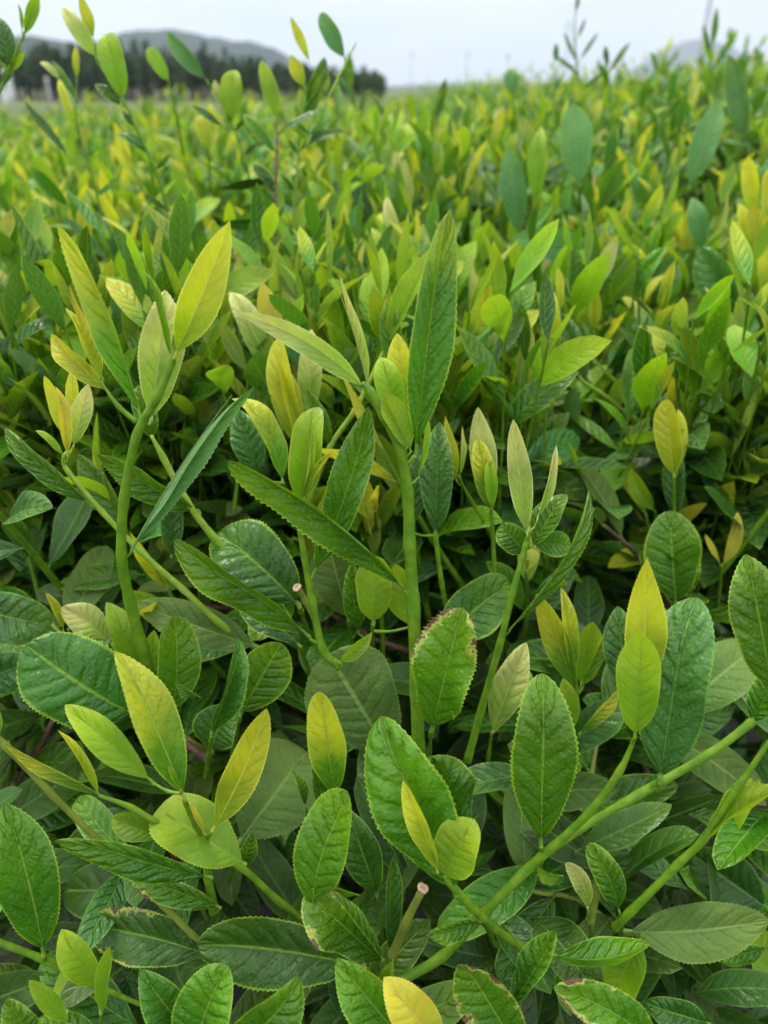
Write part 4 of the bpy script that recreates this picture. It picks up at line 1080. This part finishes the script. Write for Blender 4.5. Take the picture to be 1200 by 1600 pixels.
gv = [(gline(a), gline(b) , 0) for b in vs for a in vs]
gf = [(j * 41 + i, j * 41 + i + 1, (j + 1) * 41 + i + 1, (j + 1) * 41 + i) for j in range(40) for i in range(40)]
me = bpy.data.meshes.new('ground'); me.from_pydata(gv, [], gf); me.materials.append(gm)
tag(link('ground', me), kind='structure')
road = simple_mat('road_concrete', (.46, .46, .45), (.56, .56, .54), 4, .8, .2, 0, .01)
me = bpy.data.meshes.new('road'); me.from_pydata([(-3.5, 27, .012), (3.2, 29, .012), (3.0, 37, .012), (-5.0, 34, .012)], [], [(0, 1, 2, 3)]); me.materials.append(road)
tag(link('road', me), kind='structure')

def hnoise(x, s, seed):
    return sum(math.sin(x * s * f_ + seed * f_ * 1.7) / f_ for f_ in (1, 2.1, 4.3, 8.7))
def forest_mat(name, c1, c2, sc):
    return simple_mat(name, c1, c2, sc, .95, 1.0, 0, 6.0, 8)
def px2(px, py, Y):
    """world point seen at a photo pixel at distance Y along the view's ground direction"""
    v = P(px, py, 1) - EYE
    return EYE + v * (Y / v.y)
def ridge(name, pts, Y, depth, mat, seed, rough):
    """hill whose crest stands at distance Y; pts are crest pixels"""
    W = [px2(a, b, Y) for a, b in pts]
    xs = [w.x for w in W]; zs = [w.z for w in W]
    def crest(x):
        if x <= xs[0]: return zs[0]
        if x >= xs[-1]: return zs[-1]
        return float(np.interp(x, xs, zs))
    def fn(x, y):
        t = (y - Y) / depth
        cz = crest(x - 0.06 * (y - Y))
        prof_ = math.cos(max(-1, min(1, t)) * math.pi / 2) ** 1.3
        return cz * prof_ * (1 + .06 * hnoise(x + y * .4, 8 / depth, seed)) + rough * hnoise(x * 1.3 + y, 60 / depth, seed + 1) * prof_ - 0.5
    o_ = grid_mesh(name, xs[0], xs[-1], 150, Y - depth, Y + depth, 36, fn, mat)
    return tag(o_, kind='structure')
ridge('hill', [(-420, 135), (-250, 100), (-100, 80), (20, 66), (70, 62), (130, 68), (200, 84), (300, 108), (420, 130), (500, 139)], 700, 260, forest_mat('hill_woods', (.005, .020, .010), (.022, .044, .020), .03), 1.0, .8)
ridge('hill_far', [(60, 137), (110, 84), (165, 62), (220, 54), (290, 54), (335, 60), (372, 70), (400, 68), (430, 74), (458, 96), (500, 120), (560, 136), (600, 139)], 1300, 450, forest_mat('hill_far_woods', (.008, .022, .014), (.018, .038, .022), .02), 2.3, 1.4)
ridge('mountains', [(960, 138), (1000, 112), (1040, 78), (1070, 65), (1095, 66), (1125, 84), (1170, 108), (1230, 138)], 4500, 1200, forest_mat('mountain_woods', (.02, .04, .04), (.03, .05, .045), .004), 3.7, 4.0)
ridge('hill_low', [(560, 138), (640, 133), (720, 131), (800, 128), (870, 130), (960, 132), (1100, 134), (1300, 138)], 2200, 500, forest_mat('low_woods', (.015, .03, .02), (.03, .05, .03), .01), 5.1, 1.5)

# the dark wood at the foot of the hills: one mass of trees at the far side of the field
wr = random.Random(3)
NAMES2 = ['needles', 'needles_light', 'bark']
wm1 = simple_mat('wood_needles', (.012, .035, .014), (.03, .06, .022), 1.2, .9, .6, 0, .2)
wm2 = simple_mat('wood_needles_light', (.03, .07, .02), (.05, .10, .03), 1.2, .9, .6, 0, .2)
wm3 = simple_mat('wood_bark', (.12, .10, .08), (.20, .17, .14), 2, .9, .5, 0, .05)
vv_, ff_, mi_ = [], [], []
xL, xR = px2(-120, 140, 80).x, px2(598, 140, 80).x
for i in range(330):
    t = wr.random()
    x = xL + (xR - xL) * t; y = 78 + wr.uniform(0, 12) + 1.5 * math.sin(x * .3)
    H = (4.1 - 1.8 * smooth(.5, 1.0, t)) * wr.choice((1, 1, 1.12, .86, .7)) * wr.uniform(.85, 1.12)
    th = H * wr.uniform(.22, .38); rr = wr.uniform(.4, .8)
    b0 = len(vv_)
    for k in range(5):
        q = k * 2 * math.pi / 5
        vv_ += [(x + .11 * math.cos(q), y + .11 * math.sin(q), -.2), (x + .05 * math.cos(q), y + .05 * math.sin(q), H * .9)]
    for k in range(5):
        k2 = (k + 1) % 5
        ff_.append((b0 + 2 * k, b0 + 2 * k2, b0 + 2 * k2 + 1, b0 + 2 * k + 1)); mi_.append(2)
    mm = 0 if wr.random() < .8 else 1
    for j in range(170):
        u_ = wr.random(); z = th + (H - th) * u_
        rad = rr * math.sin(math.pi * min(1, .12 + u_ * .88)) ** .7 * math.sqrt(wr.random()); a = wr.uniform(0, 6.28)
        c = Vector((x + rad * math.cos(a), y + rad * math.sin(a), z))
        e = Vector((wr.gauss(0, 1), wr.gauss(0, 1), wr.gauss(0, .6))).normalized(); g = e.orthogonal().normalized(); s = wr.uniform(.07, .18)
        b0 = len(vv_)
        vv_ += [tuple(c - e * s - g * s * .5), tuple(c + e * s * .6 - g * s * .6), tuple(c + e * s + g * s * .4), tuple(c - e * s * .5 + g * s * .6)]
        ff_.append((b0, b0 + 1, b0 + 2, b0 + 3)); mi_.append(mm)
va = np.array(vv_)
me = fast_mesh('wood', va, np.zeros((len(va), 2)), np.array(ff_), [wm1, wm2, wm3], mi_)
tag(link('woodland', me), 'dark wood of slender trees along the foot of the hills', 'woodland', kind='stuff')

# grass and weeds of the open field between the tea and the wood
gmass = Mass()
for i in range(9000):
    y = 4.2 + 45 * nr_.random() ** 1.5; x = nr_.uniform(-.7, .72) * (y + .3)
    if y < hedge_end(x): continue
    s = nr_.uniform(.10, .28)
    gmass.add((x, y, 0), rdir(nr_, R(nr_.uniform(35, 88))), (nr_.gauss(0, 1), nr_.gauss(0, 1), .4), s, nr_.choices(['green', 'olive', 'lime', 'mature'], [35, 40, 15, 10])[0])
o = gmass.build('field_grass', 4, 1)
tag(o, 'rough green and straw coloured grass of the open field beyond the tea', 'grass', kind='stuff')

# poles on the plain and pale posts at the wood's edge
pole_m = simple_mat('pole_concrete', (.40, .41, .42), (.50, .51, .52), 3, .7, .2, 0, .01)
white_m = simple_mat('post_white', (.62, .62, .60), (.75, .75, .73), 5, .7, .2, 0, .01)
def tube_obj(name, pts, rads, mat, parent, origin, ns=10):
    v, u, f, _, _ = tube(pts, rads, ns, 2)
    return link(name, make_mesh(name, v - np.array(origin), u, f, [mat]), parent)
def pole(px, Y, H, r, label, arms=True):
    b = px2(px, 138, Y); b.z = 0
    root = tag(empty('utility_pole', b), label, 'utility pole', None)
    tube_obj('shaft', [(b.x, b.y, -.3), (b.x, b.y, H / 2), (b.x, b.y, H)], [r, r * .85, r * .7], pole_m, root, b)
    if arms:
        for k, dz in enumerate((.4, 1.1)):
            tube_obj('crossarm', [(b.x - 1, b.y - r, H - dz), (b.x, b.y - r, H - dz), (b.x + 1, b.y - r, H - dz)], [.06] * 3, pole_m, root, b, 6)
            for xx in (-.85, -.4, .4, .85):
                tube_obj('insulator', [(b.x + xx, b.y - r, H - dz + .04), (b.x + xx, b.y - r, H - dz + .16), (b.x + xx, b.y - r, H - dz + .24)], [.05, .07, .03], white_m, root, b, 8)
pole(1085, 62, 10, .15, 'nearest and thickest utility pole, rising beyond the top edge at right')
pole(880, 150, 11, .13, 'thin far utility pole right of the tall faint tea shoot')
pole(642, 260, 10.5, .14, 'far utility pole on the horizon just right of the wood')
pole(728, 230, 9.5, .14, 'far utility pole on the horizon right of the centre')
def post(px, Y, H, w, label):
    b = px2(px, 138, Y); b.z = 0
    root = tag(empty('marker_post', b), label, 'post')
    tube_obj('shaft', [(b.x, b.y, -.2), (b.x, b.y, H * .5), (b.x, b.y, H * .9)], [w, w * .95, w * .9], white_m, root, b, 4)
    tube_obj('cap', [(b.x, b.y, H * .9), (b.x, b.y, H * .95), (b.x, b.y, H)], [w * 1.3, w * 1.2, w * .3], white_m, root, b, 4)
post(16, 75, 2.5, .32, 'tall pale stone post before the wood at the left edge')
post(4, 70, 1.0, .3, 'short pale stone post at the far left edge')
post(75, 73, 1.9, .10, 'thin pale post before the wood, right of the stone posts')

# ------------------------------------------------------------------ the air
hm, n, l = new_mat('haze')
vp = N(n, 'ShaderNodeVolumePrincipled')
vp.inputs['Color'].default_value = (.76, .86, 1.0, 1); vp.inputs['Density'].default_value = 0.00022
vp.inputs['Anisotropy'].default_value = 0.2
o_ = N(n, 'ShaderNodeOutputMaterial'); l.new(vp.outputs[0], o_.inputs['Volume'])
HX, HZ0, HZ1 = 6100, -4.0, 480
hv = [(sx * HX, sy * HX, z) for z in (HZ0, HZ1) for sy in (-1, 1) for sx in (-1, 1)]
me = bpy.data.meshes.new('haze')
me.from_pydata(hv, [], [(0, 2, 3, 1), (4, 5, 7, 6), (0, 1, 5, 4), (2, 6, 7, 3), (0, 4, 6, 2), (1, 3, 7, 5)])
me.materials.append(hm)
tag(link('haze', me), kind='stuff')
